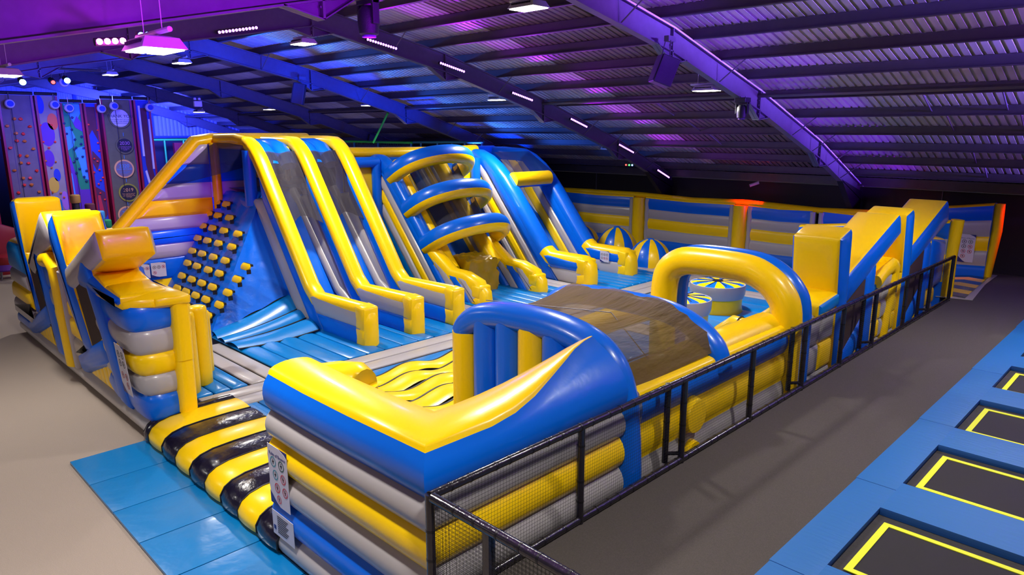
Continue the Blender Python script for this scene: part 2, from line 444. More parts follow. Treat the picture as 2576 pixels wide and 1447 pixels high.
r = thing('conduit', 'thin pale conduit pipe clipped along the top edge of the violet-lit frame', 'conduit', (-9.3, 15, 8))
for (a, za), (b, zb) in list(zip(TOP, TOP[1:]))[3:]: MB().rod((-9.38, a, za-.03), (-9.38, b, zb-.03), .022, 'white', 6).build('pipe_run', r)
r = thing('sag_bar_set', 'thin slanting bars tying the roof purlins together near the right edge', 'roof tie', (-4, 22, 6))
for (xa, ya, yb) in ((-5.6, 20.05, 21.6), (-5.4, 21.6, 23.2), (-3.9, 20.05, 21.6), (-3.75, 21.6, 23.2), (-5.3, 24.6, 25.8), (-5.2, 25.8, 27.05), (-13.5, 20.05, 21.6), (-13.4, 21.6, 23.2), (-13.3, 23.2, 24.6)):
    MB().rod((xa, ya, roofz(ya)+.12), (xa-.1, yb, roofz(yb)+.12), .022, 'purlin', 6).build('bar', r)

# ================================================================ PLATFORM: fence and trampolines
FXX = -4.92; z0, z1 = PF+.05, PF+1.27
r = thing('safety_fence', 'black padded rail fence with fine netting along the dark carpet walkway', 'fence', (FXX, 13, PF))
def padded(m, a, b, rad=.048, step=.28):
    a = V(a); b = V(b); m.rod(a, b, rad, 'rail', 12); n = int((b-a).length/step)
    for i in range(1, n):
        c = a.lerp(b, (i+random.uniform(-.25, .25))/n); d = (b-a).normalized()*.012; m.rod(c-d, c+d, rad+.003, 'tape', 12)
    return m
padded(MB(), (FXX, 3.82, z1), (FXX, 22.5, z1)).build('top_rail', r)
padded(MB(), (FXX, 3.82, z0), (FXX, 22.5, z0)).build('bottom_rail', r)
YP = [3.82, 6.12, 8.42, 10.5, 12.55, 14.4, 16.27, 18.4, 20.45, 22.5]
for y in YP: padded(MB(), (FXX, y, PF), (FXX, y, z1+.02), .047).build('post', r)
for y in (8.3, 12.42, 16.05, 20.2): padded(MB(), (FXX-.16, y-.05, PF), (FXX-.16, y-.05, z1-.06), .045).rod((FXX-.16, y-.05, PF+.14), (FXX, y+.12, PF+.14), .03, 'rail').build('back_brace', r)
for a, b in zip(YP, YP[1:]):
    MB().add([(FXX, a, z0), (FXX, b, z0), (FXX, b, z1), (FXX, a, z1)], [(0, 1, 2, 3)], 'net_y').build('netting', r, recalc=False)
for y in YP[2::2]: MB().box((FXX-.03, y-.03, z0-.12), (FXX+.03, y+.03, z0-.05), 'rail').build('foot', r)
r = thing('safety_fence', 'short return of black padded fence running to the bottom edge of the picture', 'fence', (-3, 3.82, PF))
padded(MB(), (FXX+.05, 3.82, z1), (-2.0, 3.82, z1), .05).build('top_rail', r)
padded(MB(), (FXX+.05, 3.82, z0), (-2.0, 3.82, z0)).build('bottom_rail', r)
MB().box((-4.13, 3.78, PF), (-4.05, 3.86, z1), 'rail').build('post', r)
for a, b in ((FXX, -4.1), (-4.1, -2.0)):
    MB().add([(a, 3.82, z0), (b, 3.82, z0), (b, 3.82, z1), (a, 3.82, z1)], [(0, 1, 2, 3)], 'net_x').build('netting', r, recalc=False)
    MB().add([(a, 3.88, z0), (b, 3.88, z0), (b, 3.88, z1), (a, 3.88, z1)], [(0, 1, 2, 3)], 'net_x').build('netting', r, recalc=False)

def pad(name, x0, y0, x1, y1, label, z=PF, h=.09, grp=None):
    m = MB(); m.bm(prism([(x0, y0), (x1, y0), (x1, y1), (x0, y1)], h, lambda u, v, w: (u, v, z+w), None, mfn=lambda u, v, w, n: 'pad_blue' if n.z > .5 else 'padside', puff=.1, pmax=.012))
    return tag(m.build(name, bevel=.0), label, 'safety pad', grp)
ys = [4.0, 6.9, 9.55, 12.4, 15.9, 20.2, 25.5]
pl = ['in the bottom right corner', 'beside the nearest big trampoline', 'beside the second trampoline', 'beside the third trampoline', 'beside the fourth trampoline', 'at the far end of the row']
for a, b, t in zip(ys, ys[1:], pl):
    pad('border_pad', -2.86-(.004*(a-4)), a+.006, -2.38, b-.006, 'long blue border pad along the walkway, '+t, grp='blue pads along the walkway')
CY = [6.35, 8.9, 11.44, 14.0, 16.55, 19.1]
cl = ['nearest the camera, partly cut off at the bottom', 'wide in the lower right', 'second up from the lower right', 'third up, thin', 'fourth up at the right edge', 'topmost small one at the right edge']
for y, t in zip(CY, cl):
    pad('divider_pad', -2.368, y, 1.2, y+.87, 'blue divider pad between two trampolines, '+t, z=PF, h=.115, grp='blue pads between trampolines')
tl = ['big trampoline bed filling the bottom right corner', 'trampoline bed with yellow outline, second from the bottom', 'trampoline bed with yellow outline, third from the bottom', 'small far trampoline bed near the right edge', 'farthest trampoline bed with only its corner showing']
for (a, b), t in zip(zip(CY, CY[1:]), tl):
    y0_, y1_ = a+.87, b
    r = thing('trampoline', 'black '+t, 'trampoline', (-.6, (y0_+y1_)/2, PF), 'black trampolines with yellow outlines')
    MB().box((-2.37, y0_+.01, PF), (1.1, y1_-.01, PF+.02), 'bedside').build('spring_cover', r, smooth=0)
    MB().box((-2.2, y0_+.2, PF+.02), (1.0, y1_-.2, PF+.035), 'bed').build('jump_bed', r, smooth=0)
    m = MB(); x0_, x1_, ya, yb, w, zz = -2.25, .95, y0_+.16, y1_-.2, .075, PF+.036
    m.box((x0_, ya, zz), (x0_+w, yb, zz+.008), 'linecol').box((x0_+w, yb-w, zz), (x1_, yb, zz+.008), 'linecol').box((x0_+w, ya, zz), (x1_, ya+w, zz+.008), 'linecol')
    m.build('yellow_outline', r, smooth=0)

# ================================================================ INFLATABLE COURSE
BANDS = [(0.02, .42, 'grey'), (.42, .87, 'blue'), (.87, 1.3, 'grey'), (1.3, 1.73, 'yel'), (1.73, 2.12, 'grey'), (2.12, 2.62, 'blue')]
ZF = .5
# ---- front corner wall (right of entrance)
r = thing('inflatable_wall', 'striped inflatable corner wall with wide yellow top in the foreground, right of the entrance', 'inflatable wall', (-5.6, 4.3, 0))
T = .68
sec, ms = bandsec(BANDS, T, .1, 'yel', .14)
cx_ = T/2+.05
xo, yo = -5.13+.0, 3.93
nfb = 6*5; 
path = [(-8.5, yo+cx_, 0), (-7.6, yo+cx_, 0), (-6.6, yo+cx_, 0), (xo-cx_, yo+cx_, 0)]+[(xo-cx_, y, 0) for y in (4.9, 5.3, 5.7, 6.1, 6.5, 6.8, 7.05, 7.25)]
def secf(i):
    w = 0 if i < 4 else [0, .12, .28, .46, .64, .8, .92, 1.0][i-4]
    w = w*w*(3-2*w)*.6+w*.4
    k = 1 if i not in (1, 2) else .99
    out = []
    nb = 36; nt = 12
    for j, (a, b) in enumerate(sec):
        if j < 30: out.append((a, b*k))
        elif j < 36:
            q = (j-30)/6; out.append((a-w*.5*q*q+w*.1*math.sin(pi*q), b*k+w*.42*q))
        elif j < 48:
            q = (j-36)/12; a0 = T/2-w*.5; a1 = -T/2; h = .13*(1-.5*w)
            out.append(((a0+a1)/2+(a0-a1)/2*math.cos(pi*q), 2.62*k+w*(.42-.2*q)+h*math.sin(pi*q)**.8))
        elif j < 54: q = (j-48)/6; out.append((a, b*k+w*.22*(1-q)))
        else: out.append((a, b*k))
    return out
MB().sweep(path, secf, ms, (0, 0, 1), capmat='yel').build('wall_tube', r, smooth=50)
sec2, ms2 = bandsec([(0.02, 2.0, 'yel'), (2.0, 2.62, 'yel')], .3, .06, 'yel', .1)
m = MB(); m.tube([(-8.3, 4.55, 2.42), (-8.22, 4.9, 2.4), (-8.05, 5.08, 2.38), (-7.95, 5.1, 2.3)], .24, 'yel', fix=(0, 0, 1))
m.tube([(-8.02, 5.08, .5), (-8.02, 5.08, 2.3)], .24, 'yel', fix=(1, 0, 0))
m.build('return_end', r)

def sign(parent_thing, fmap, w, h, title, rows, name='rules_sign'):
    """rounded sheet with a navy wave, a title and pictogram rings; own thing"""
    r = parent_thing
    n = 8; pts = [(-w/2, -h/2), (w/2, -h/2), (w/2, h/2-.1*h)]
    pts += [(w/2-.3*w*t*t-.1*w*t, h/2-.1*h*(1-t)) for t in (.5, 1)] + [(-w/2, h/2)]
    m = MB(); m.bm(prism(pts, .006, lambda u, v, t: fmap(u, v, t), ('paper', 'paper'), puff=0)); sh = m.build('sheet', r, smooth=0)
    m = MB(); m.bm(prism([(-w/2, -h/2), (0, -h/2), (-w*.2, -h/2+.06*h), (-w/2, -h/2+.2*h)], .003, lambda u, v, t: fmap(u, v, t+.006), ('navy', 'navy'), puff=0))
    m.bm(prism([(w/2, h/2-.1*h), (w/2, h/2), (w*.1, h/2)], .004, lambda u, v, t: fmap(u, v, t), ('navy', 'navy'), puff=0)); m.build('navy_corner', r, smooth=0)
    if title: text(title, w*.13, 'navy', lambda a, b, c: fmap(a, b+h*.36, .008+c*.1), r)
    for (u, v, rad, k) in rows:
        m = MB(); nn = 20; vs = []; fs = []
        for q in range(nn):
            c_, s_ = math.cos(2*pi*q/nn), math.sin(2*pi*q/nn)
            vs += [fmap(u+c_*rad, v+s_*rad, .009), fmap(u+c_*rad*.8, v+s_*rad*.8, .009)]
        for q in range(nn): j = (q+1) % nn; fs.append((2*q, 2*j, 2*j+1, 2*q+1))
        m.add(vs, fs, k)
        b_ = rad*.12
        m.add([fmap(u-b_, v-rad*.45, .009), fmap(u+b_, v-rad*.45, .009), fmap(u+b_, v+rad*.2, .009), fmap(u-b_, v+rad*.2, .009)], [(0, 1, 2, 3)], 'ink')
        m.add([fmap(u-rad*.35, v-b_, .009), fmap(u+rad*.35, v, .009), fmap(u+rad*.35, v+b_*2, .009), fmap(u-rad*.35, v+b_, .009)], [(0, 1, 2, 3)], 'ink')
        m.add([fmap(u-b_, v+rad*.28, .009), fmap(u+b_, v+rad*.28, .009), fmap(u+b_, v+rad*.52, .009), fmap(u-b_, v+rad*.52, .009)], [(0, 1, 2, 3)], 'ink')
        if k == 'red':
            e = rad*.66; f_ = rad*.09
            m.add([fmap(u-e-f_, v+e, .01), fmap(u-e+f_, v+e, .01), fmap(u+e+f_, v-e, .01), fmap(u+e-f_, v-e, .01)], [(0, 1, 2, 3)], 'red')
        m.build('pictogram', sh, smooth=0, recalc=False)
FY = 3.885
r = thing('rules_sign', 'white rules of bounce sign on the front wall end, right of the entrance', 'sign', (-8.2, FY, .8))
sign(r, lambda u, v, t: (-8.22+u, FY-t, 1.26+v), .52, .86, 'Rules of Bounce', [(-.12, .2, .075, 'teal'), (.1, .2, .075, 'darkgreen'), (-.08, .02, .07, 'teal'), (.13, .02, .07, 'red'), (-.05, -.16, .07, 'red'), (.16, -.16, .07, 'red'), (-.02, -.32, .06, 'red')])
r = thing('notice_sign', 'small white text notice low on the front wall end', 'sign', (-8.2, FY, .35))
m = MB(); m.bm(prism([(-8.48, .36), (-7.9, .36), (-7.9, .72), (-8.48, .72)], .005, lambda u, v, t: (u, FY-.005-t, v), ('paper', 'paper'), puff=0)); m.build('sheet', r, smooth=0)
m = MB()
for k in range(9): m.box((-8.34, FY-.014, .66-.03*k), (-8.04-.03*(k % 3), FY-.011, .67-.03*k), 'ink')
m.box((-8.45, FY-.014, .44), (-8.39, FY-.011, .5), 'navy'); m.build('text_lines', r, smooth=0)

# ---- entrance ramp
r = thing('entrance_ramp', 'black and yellow striped padded ramp at the entrance', 'ramp', (-11, 3.9, 0))
SX = [-13.58, -13.36, -12.68, -12.05, -11.42, -10.8, -10.2, -9.6, -9.0, -8.38]; nst = 9; x0r, x1r = SX[0], SX[-1]
RPF = [(3.95, .03), (3.86, .12), (3.86, .24), (3.93, .36), (4.05, .44), (4.25, .5), (4.6, .54), (5.05, .57), (5.45, .58)]
def rp(t, y, z): # skewed stripe: shifts sideways as it climbs
    k_ = min(int(t*nst+1e-6), nst-1); q_ = t*nst-k_; return SX[k_]+(SX[k_+1]-SX[k_])*q_+(y-3.9)*.12
for k in range(nst):
    col = 'black' if k % 2 == 0 else 'yel'
    m = MB(); nn = 6; vs = []; fs = []
    for i in range(nn+1):
        s_ = i/nn; h = .035*math.sin(pi*s_)**.7
        for (y, z) in RPF: vs.append((rp((k+s_)/nst, y, z), y-h*(1 if z < .4 else .1), z+h*(.3 if z < .4 else 1)))
    for i in range(nn):
        for j in range(len(RPF)-1): q = len(RPF); fs.append((i*q+j, (i+1)*q+j, (i+1)*q+j+1, i*q+j+1))
    m.add(vs, fs, col)
    o = m.build('stripe_cushion', r, smooth=60); o['label'] = ('black glossy stripe' if col == 'black' else 'yellow stripe')
mb = MB()
for k in range(nst+1): mb.tube([(rp(k/nst, y, z), y, z+.006) for y, z in RPF], .014, 'seam', 6, fix=(1, 0, 0))
mb.box((x0r+.05, 4.05, .01), (x1r-.05, 4.4, .38), 'seam')
mb.build('piping', r)

# ---- crash mats
X = [-13.62, -12.42, -11.22, -10.05, -8.9, -7.75, -6.6, -5.4]
ml = ['farthest of the blue crash mats, touching the beige carpet corner', 'second blue crash mat along the ramp', 'third blue crash mat along the ramp', 'fourth blue crash mat, with a bright glare mark', 'fifth blue crash mat, under the end of the ramp', 'sixth blue crash mat, near the bottom edge', 'nearest blue crash mat beside the corner wall']
for a, b, t in zip(X, X[1:], ml):
    m = MB(); m.bm(prism([(a+.01, 2.62), (b-.01, 2.62), (b-.01, 3.93), (a+.01, 3.93)], .05, lambda u, v, w: (u, v, .0+w), ('mat_blue', 'mat_blue'), puff=.08, pmax=.012))
    tag(m.build('crash_mat'), t, 'crash mat', 'blue crash mats in front of the entrance')

# ---- bouncy floor
def slab(m, x0, y0, x1, y1, k, z=ZF, h=.05, top=.03):
    m.bm(prism([(x0, y0), (x1, y0), (x1, y1), (x0, y1)], h, lambda u, v, w: (u, v, z-h+w), (k, k), puff=.28, pmax=top))
r = thing('bouncy_floor', 'inflated blue and grey floor of the course with black seams', 'inflatable floor', (-13, 14, 0))
MB().box((-22.9, 4.3, .02), (-5.9, 27.3, ZF-.05), 'seam').build('base', r, smooth=0)
mb = MB()
G = .04
for i in range(3): slab(mb, -13.35, 4.62, -8.6, 4.98, 'grey', h=.12, top=.01) if i == 0 else None
for i in range(2): slab(mb, -13.9+i*.5+G, 5.0, -13.9+(i+1)*.5-G, 26.6, 'grey')
for i in range(2): slab(mb, -17.3, 6.1+i*.42+G, -13.95, 6.1+(i+1)*.42-G, 'grey')
for i in range(2): slab(mb, -18, 13.25+i*.4+G, -13.95, 13.25+(i+1)*.4-G, 'grey')
for i in range(2): slab(mb, -18, 17.9+i*.4+G, -13.95, 17.9+(i+1)*.4-G, 'grey')
for i in range(2): slab(mb, -18, 22.6+i*.4+G, -13.95, 22.6+(i+1)*.4-G, 'grey')
for i in range(2): slab(mb, -12.8, 15.2+i*.4+G, -6.2, 15.2+(i+1)*.4-G, 'grey')
for i in range(2): slab(mb, -12.8, 21.2+i*.4+G, -6.2, 21.2+(i+1)*.4-G, 'grey')
mb.build('walkway_panels', r)
mb = MB()
def fillx(x0, x1, y0, y1, st):
    n = max(1, round((y1-y0)/st)); d = (y1-y0)/n
    for i in range(n): slab(mb, x0, y0+i*d+.024, x1, y0+(i+1)*d-.024, 'cyan', top=.045)
fillx(-17.3, -13.95, 4.98, 6.08, .37)
fillx(-19.5, -13.95, 6.98, 13.2, .5)
fillx(-19.5, -13.95, 14.1, 17.85, .42)
fillx(-19.5, -13.95, 18.75, 22.55, .42)
fillx(-22.5, -13.95, 23.45, 26.6, .5)
fillx(-12.8, -12.3, 6.2, 15.15, 5); fillx(-12.85, -8.9, 5.0, 6.15, .38); fillx(-12.8, -9.2, 10.2, 15.15, .5)
fillx(-12.8, -6.2, 16.05, 21.15, .85); fillx(-12.8, -6.2, 22.05, 26.6, .5)
fillx(-9.1, -6.0, 7.9, 15.15, .5)
mb.build('blue_panels', r)
# wavy yellow bump mat
r = thing('wave_mat', 'yellow wavy inflated bump floor with black seam lines behind the corner wall', 'inflatable mat', (-10.7, 7, ZF))
mb = MB(); nx = 6; x0w, x1w, y0w, y1w = -12.28, -8.9, 6.2, 10.6
dx = (x1w-x0w)/nx
for i in range(nx):
    ny = 60; ns = 8; vs = []; fs = []
    for j in range(ny+1):
        y = y0w+(y1w-y0w)*j/ny
        for k in range(ns+1):
            s = k/ns; x = x0w+dx*(i+s*.985)
            vs.append((x, y, ZF+.04+.13*(.5-.5*math.cos((y-4.95+.35*(i % 2))*2*pi/1.6))+.08*math.sin(pi*s)**.6))
    for j in range(ny):
        for k in range(ns): fs.append((j*(ns+1)+k, j*(ns+1)+k+1, (j+1)*(ns+1)+k+1, (j+1)*(ns+1)+k))
    mb.add(vs, fs, 'yel')
mb.build('bumps', r, smooth=60, recalc=False)
mb = MB()
for i in range(nx+1):
    for off in ((i % 2),):
        pts = [(x0w+dx*(i-.008), y0w+(y1w-y0w)*j/60, ZF+.05+.13*(.5-.5*math.cos(((y1w-y0w)*j/60+1.25+.35*off)*2*pi/1.6))) for j in range(61)]
        mb.tube(pts, .024, 'seam', 6, fix=(1, 0, 0))
mb.build('seam_lines', r)

# ---- front left wall with the slanting struts (plane leans slightly outward)
def FL(u, v, w): return (u, 3.98-.1*v+w, v)
def tubebox(m, poly, depth, fm, face, side, w0=0, cuts=(), pmax=.09, mfn=None):
    m.bm(prism(poly, depth, fm, (face, side), cuts=cuts, puff=.3, pmax=pmax, w0=w0, mfn=mfn)); return m
def pxz(pts): # points measured at plane y=3.95 re-projected on the leaning plane
    out = []
    for x, z in pts:
        for _ in range(4):
            k = (3.98-.1*(5.75+(z-5.75)*1)) / 3.95
        # solve y=3.98-.1*z', z'=5.75+(z-5.75)*t, t=y/3.95
        t = (3.98-.575)/(3.95+.1*(z-5.75)); out.append((x*t, 5.75+(z-5.75)*t))
    return out
r = thing('inflatable_front_wall', 'leaning-strut inflatable front wall left of the entrance, over a grey base tube', 'inflatable wall', (-19, 4.3, 0))
m = MB(); m.sweep([(-24.1, 4.32, .25), (-18, 4.32, .25), (-13.4, 4.32, .25)], [(.42*math.cos(2*pi*q/20), .25*math.sin(2*pi*q/20)) for q in range(20)], 'grey', (0, 0, 1)); m.build('base_tube', r)
struts = [  # (name, polygon, face, side)
 ('upright_strut', [(-22.95, 3.9), (-22.54, 3.93), (-22.2, 2.6), (-21.35, 1.2), (-21.62, 1.05), (-21.9, 2.0), (-22.75, 3.0)], 'blue', 'yel', .95),
 ('diagonal_strut', [(-21.8, 2.45), (-19.75, 3.86), (-18.93, 3.2), (-20.64, 2.62), (-21.3, 2.15)], 'grey', 'yel', .95),
 ('upright_strut', [(-20.96, 2.9), (-20.58, 2.9), (-20.3, 2.3), (-19.05, .4), (-19.72, .34), (-20.7, 2.1)], 'blue', 'blue', .85),
 ('upright_strut', [(-19.07, 3.7), (-18.72, 3.88), (-18.06, 2.82), (-17.5, 2.1), (-16.72, 1.1), (-17.16, 1.0), (-18.15, 1.95), (-19.07, 3.3)], 'blue', 'yel', .9),
 ('diagonal_strut', [(-18.06, 2.75), (-15.5, 3.82), (-15.21, 3.3), (-17.56, 2.35), (-17.95, 2.3)], 'grey', 'yel', .9),
 ('upright_strut', [(-16.5, 2.86), (-16.2, 2.92), (-15.97, 2.62), (-14.5, .4), (-14.95, .42), (-16.45, 2.6)], 'blue', 'blue', .9),
 ('low_strut', [(-22.76, .62), (-20.33, 1.54), (-20.35, 1.0), (-22.5, .3)], 'blue', 'blue', .6),
 ('low_strut', [(-17.95, .75), (-15.85, 1.55), (-15.5, 1.1), (-17.6, .4)], 'blue', 'blue', .6)]
for nm, poly, fc, sd, dp in struts:
    m = MB(); tubebox(m, pxz(poly), dp, FL, fc, sd); o = m.build(nm, r, smooth=40)
for poly in ([(-17.6, .4), (-15.6, 1.12), (-15.0, .42)], [(-22.4, .32), (-20.37, 1.0), (-19.5, .4)]):
    P_ = pxz(poly); xs = [p[0] for p in P_]; cuts = [((min(xs)+.35*i, 0), (1, 0)) for i in range(1, 9)]
    m = MB(); tubebox(m, P_, .45, FL, 'yel', 'yel', w0=.08, cuts=cuts); m.build('ribbed_triangle', r)
for poly in ([(-17.5, 2.4), (-16.4, 2.86), (-15.2, .9), (-16.7, 1.1)], [(-21.95, 2.43), (-21.0, 2.78), (-19.9, .8), (-21.4, 1.15)]):
    m = MB(); m.bm(prism(pxz(poly), .02, FL, ('brownmesh', 'brownmesh'), puff=0, w0=.0)); m.build('mesh_window', r)['label'] = 'dark brown mesh window'
def hb(zs, cols):   # cut lines + colour function for horizontal bands
    cuts = [((0, z), (0, 1)) for z in zs[1:-1]]
    def col(v):
        for z, k in zip(zs[1:], cols):
            if v < z: return k
        return cols[-1]
    return cuts, col
cuts, col = hb([.3, .65, 1.18, 1.7, 2.14, 2.5], ['blue', 'blue', 'grey', 'yel', 'grey'])
cuts, col = hb([.3, .66, 1.2, 1.7, 2.14, 2.5], ['blue', 'grey', 'yel', 'grey', 'cyan'])
def wallmfn(v0): return lambda u, v, w, n: ('yel' if n.y > .7 else col(v))
m = MB(); tubebox(m, pxz([(-24.2, .35), (-22.3, .35), (-21.6, 1.1), (-22.3, 2.2), (-22.8, 2.75), (-24.1, 2.7)]), .8, FL, '', '', cuts=cuts+[((-21.2, 0), (1, 0))], mfn=lambda u, v, w, n: ('yel' if n.y > .7 else col(v)), pmax=.12); m.build('banded_panel', r, smooth=40)
m = MB(); tubebox(m, pxz([(-20.5, 2.62), (-19.3, 2.72), (-18.9, 2.3), (-18.3, .45), (-19.0, .42), (-20.3, 2.3)]), .75, FL, '', '', cuts=cuts, mfn=lambda u, v, w, n: ('yel' if n.y > .7 else ('blue' if v > 2.1 else 'grey' if v > 1.75 else 'yel' if v > 1.3 else 'grey')), pmax=.1, w0=.05); m.build('banded_panel', r, smooth=40)
m = MB(); tubebox(m, pxz([(-18.6, 2.2), (-18.1, 1.9), (-17.1, 1.0), (-17.9, .45), (-18.2, .45)]), .75, FL, '', '', cuts=cuts, mfn=lambda u, v, w, n: ('yel' if v > 1.3 else 'grey'), pmax=.1, w0=.05); m.build('banded_panel', r, smooth=40)
# yellow and grey curved pillar between the struts
pl = pxz([(-19.9, 2.7), (-19.35, 2.78), (-18.95, 2.6), (-18.85, 2.2), (-18.75, 1.5), (-18.45, .4)])
m = MB(); m.sweep([FL(x, z, -.02) for x, z in pl], [(.17*math.cos(2*pi*q/14), .16*math.sin(2*pi*q/14)) for q in range(14)], 'yel', (0, 1, 0)); m.build('curved_pillar', r)
m = MB(); m.sweep([FL(x+.28, z-.02, .04) for x, z in pl[2:]], [(.1*math.cos(2*pi*q/12), .12*math.sin(2*pi*q/12)) for q in range(12)], 'grey', (0, 1, 0)); m.build('curved_pillar', r)
m = MB(); tubebox(m, pxz([(-20.6, 2.66), (-19.2, 2.8), (-19.3, 2.66), (-20.5, 2.5)]), .8, FL, 'yel', 'yel', w0=.05); m.build('top_cushion', r)
# low yellow tops between the struts and inner panels
m = MB(); tubebox(m, pxz([(-16.0, 2.58), (-15.0, 2.72), (-14.6, 2.66), (-14.6, 2.5), (-16.0, 2.42)]), .7, FL, 'blue', 'yel', w0=.1); m.build('top_cushion', r)

# corner block left of the entrance: curved banded end
r = thing('inflatable_corner_block', 'chunky banded corner block at the left side of the entrance, blue on top', 'inflatable wall', (-14, 4.4, 0))
zs = [.42, .95, 1.35, 1.75, 2.2, 2.68]
cs = ['blue', 'grey', 'yel', 'grey', 'blue']
for i, k in enumerate(cs):
    a, b = zs[i], zs[i+1]
    m = MB()
    # puffed band wrapping the front and the end face
    path = [(-15.75, 4.42), (-14.6, 4.42), (-13.75, 4.4), (-13.58, 4.6), (-13.58, 4.78)]
    n = 8; pr = [(.42+.13*math.sin(pi*s/n)**.6, a+(b-a)*s/n) for s in range(n+1)]+[(-.3, b), (-.3, a)]
    pth = [(-15.75, 4.34, 0), (-14.9, 4.34, 0), (-14.2, 4.34, 0), (-13.82, 4.36, 0), (-13.8, 4.36, 0)]
    outer = [(-15.75, 3.98), (-15.2, 3.92), (-14.7, 3.98), (-14.1, 3.92), (-13.72, 3.92), (-13.5, 3.95), (-13.38, 4.03), (-13.32, 4.2), (-13.32, 4.4), (-13.36, 4.6)]
    vs = []; fs = []; nr = 10
    nrm = []
    for q, (x, y) in enumerate(outer):
        x0_, y0_ = outer[max(0, q-1)]; x1_, y1_ = outer[min(len(outer)-1, q+1)]
        d = V((x1_-x0_, y1_-y0_)).normalized(); nrm.append((d.y, -d.x))
    for q, (x, y) in enumerate(outer):
        for s in range(nr+1):
            h = .07*(math.sin(pi*s/nr)**.5)-.05
            lean = -.1*((a+(b-a)*s/nr)-.4)
            vs.append((x+nrm[q][0]*h, y+nrm[q][1]*h+lean*(1 if q < 7 else .6), a+(b-a)*s/nr))
    for q in range(len(outer)-1):
        for s in range(nr): fs.append((q*(nr+1)+s, (q+1)*(nr+1)+s, (q+1)*(nr+1)+s+1, q*(nr+1)+s+1))
    m.add(vs, fs, k)
    m.box((-15.7, 4.1-.1*a, a), (-13.5, 4.7, b), k)
    m.build('band_tube', r, smooth=60)
m = MB()
for (za, zb) in ((.42, 1.55), (1.55, 2.72)):
    def PP(z): return 4.6+.02*(z-.4)
    m.sweep([(-13.4, PP(za), za), (-13.4, PP((za+zb)/2), (za+zb)/2), (-13.42, PP(zb), zb)], [(.2*math.copysign(abs(math.cos(2*pi*q/20))**.6, math.cos(2*pi*q/20)), .17*math.copysign(abs(math.sin(2*pi*q/20))**.6, math.sin(2*pi*q/20))) for q in range(20)], 'yel', (0, 1, 0))
m.build('yellow_post', r)
m = MB(); m.bm(prism([(-15.3, 3.74), (-13.5, 3.72), (-13.28, 4.2), (-13.2, 4.78), (-15.2, 4.72)], .16, lambda u, v, w: (u, v, 2.64+w), ('yel', 'yel'), puff=.35, pmax=.1)); m.build('top_cushion', r, smooth=60)
m = MB()
m.bm(prism(pxz([(-17.0, 2.75), (-16.55, 3.3), (-16.2, 3.2), (-16.0, 2.86), (-15.3, 2.72), (-14.4, 2.66), (-14.4, 2.5), (-16.9, 2.5)]), .82, FL, ('blue', 'yel'), puff=.3, pmax=.09, w0=.0))
m.build('folded_block', r, smooth=45)
r = thing('rules_sign', 'white rules sign wrapped on the corner block left of the entrance', 'sign', (-13.95, 3.75, 1))
sign(r, lambda u, v, t: (-13.95+u, 3.83-.08*(1.35+v)+.02-t, 1.4+v), .5, .98, '', [(-.1, .3, .07, 'ink'), (.1, .3, .07, 'ink'), (-.1, .12, .07, 'ink'), (.1, .12, .07, 'ink'), (-.08, -.12, .07, 'red'), (.12, -.12, .07, 'red'), (.1, -.3, .07, 'red')])
# rear side of that corner: blue/grey inner panel behind struts
m = MB(); m.box((-22.6, 4.55, .5), (-16, 4.75, 2.2), 'dgrey')

# ---- bollards
BP = [(-14.25, 5.02, 2.2), (-14.62, 5.42, 2.2), (-14.95, 5.1, 2.3), (-15.55, 5.3, 2.2), (-15.35, 5.75, 1.9)]
BL = ['front yellow padded bollard in the cluster', 'right-hand yellow padded bollard, behind the front one', 'tall yellow padded bollard left of the front one', 'yellow bollard half hidden at the back left of the cluster', 'short yellow bollard mostly hidden behind the others']
for (x, y, h), t in zip(BP, BL):
    m = MB(); m.lathe((x, y, ZF), [(.15, 0), (.185, .03), (.19, .3), (.19, h-.6), (.185, h-.54), (.17, h-.5), (.12, h-.48)], 'yel', 24)
    tag(m.build('bollard', smooth=50), t, 'bollard', 'yellow bollards by the entrance')

# ---- slides -----------------------------------------------------------
def YP_(y0): return lambda u, v, w: (u, y0+w, v)
def slide_wall(root, y0, th, top, elbow, endx, low, ztop_low, cols, tubek, r=.21, zb=ZF, dbands=(.45, .85), endsplit=1.0, lowcols=('grey', 'blue'), tubes=True, capk='yel', skirt=None):
    """top: profile points platform->elbow; then low wall to endx."""
    A = V(top[-2]+()) if False else None
    # slope direction
    (xa, za), (xb, zb_) = top[-2], top[-1]
    d = V((xb-xa, zb_-za)).normalized(); nrm = V((d.y, -d.x))  # pointing down-left
    if nrm.y > 0: nrm = -nrm
    D = dbands[-1]
    low_pts = [V(p)+nrm*D for p in top[-3:]]
    # polygon of sloped band wall
    k = (zb-low_pts[-1].y)/d.y; foot = low_pts[-1]+d*k
    k2 = (zb-zb_)/d.y; foot2 = V((xb, zb_))+d*k2
    poly = [tuple(p) for p in top]+[tuple(foot2), tuple(foot)]+[tuple(low_pts[-2]), (low_pts[-3].x-.1, low_pts[-3].y)]
    return poly, d, nrm, foot, foot2
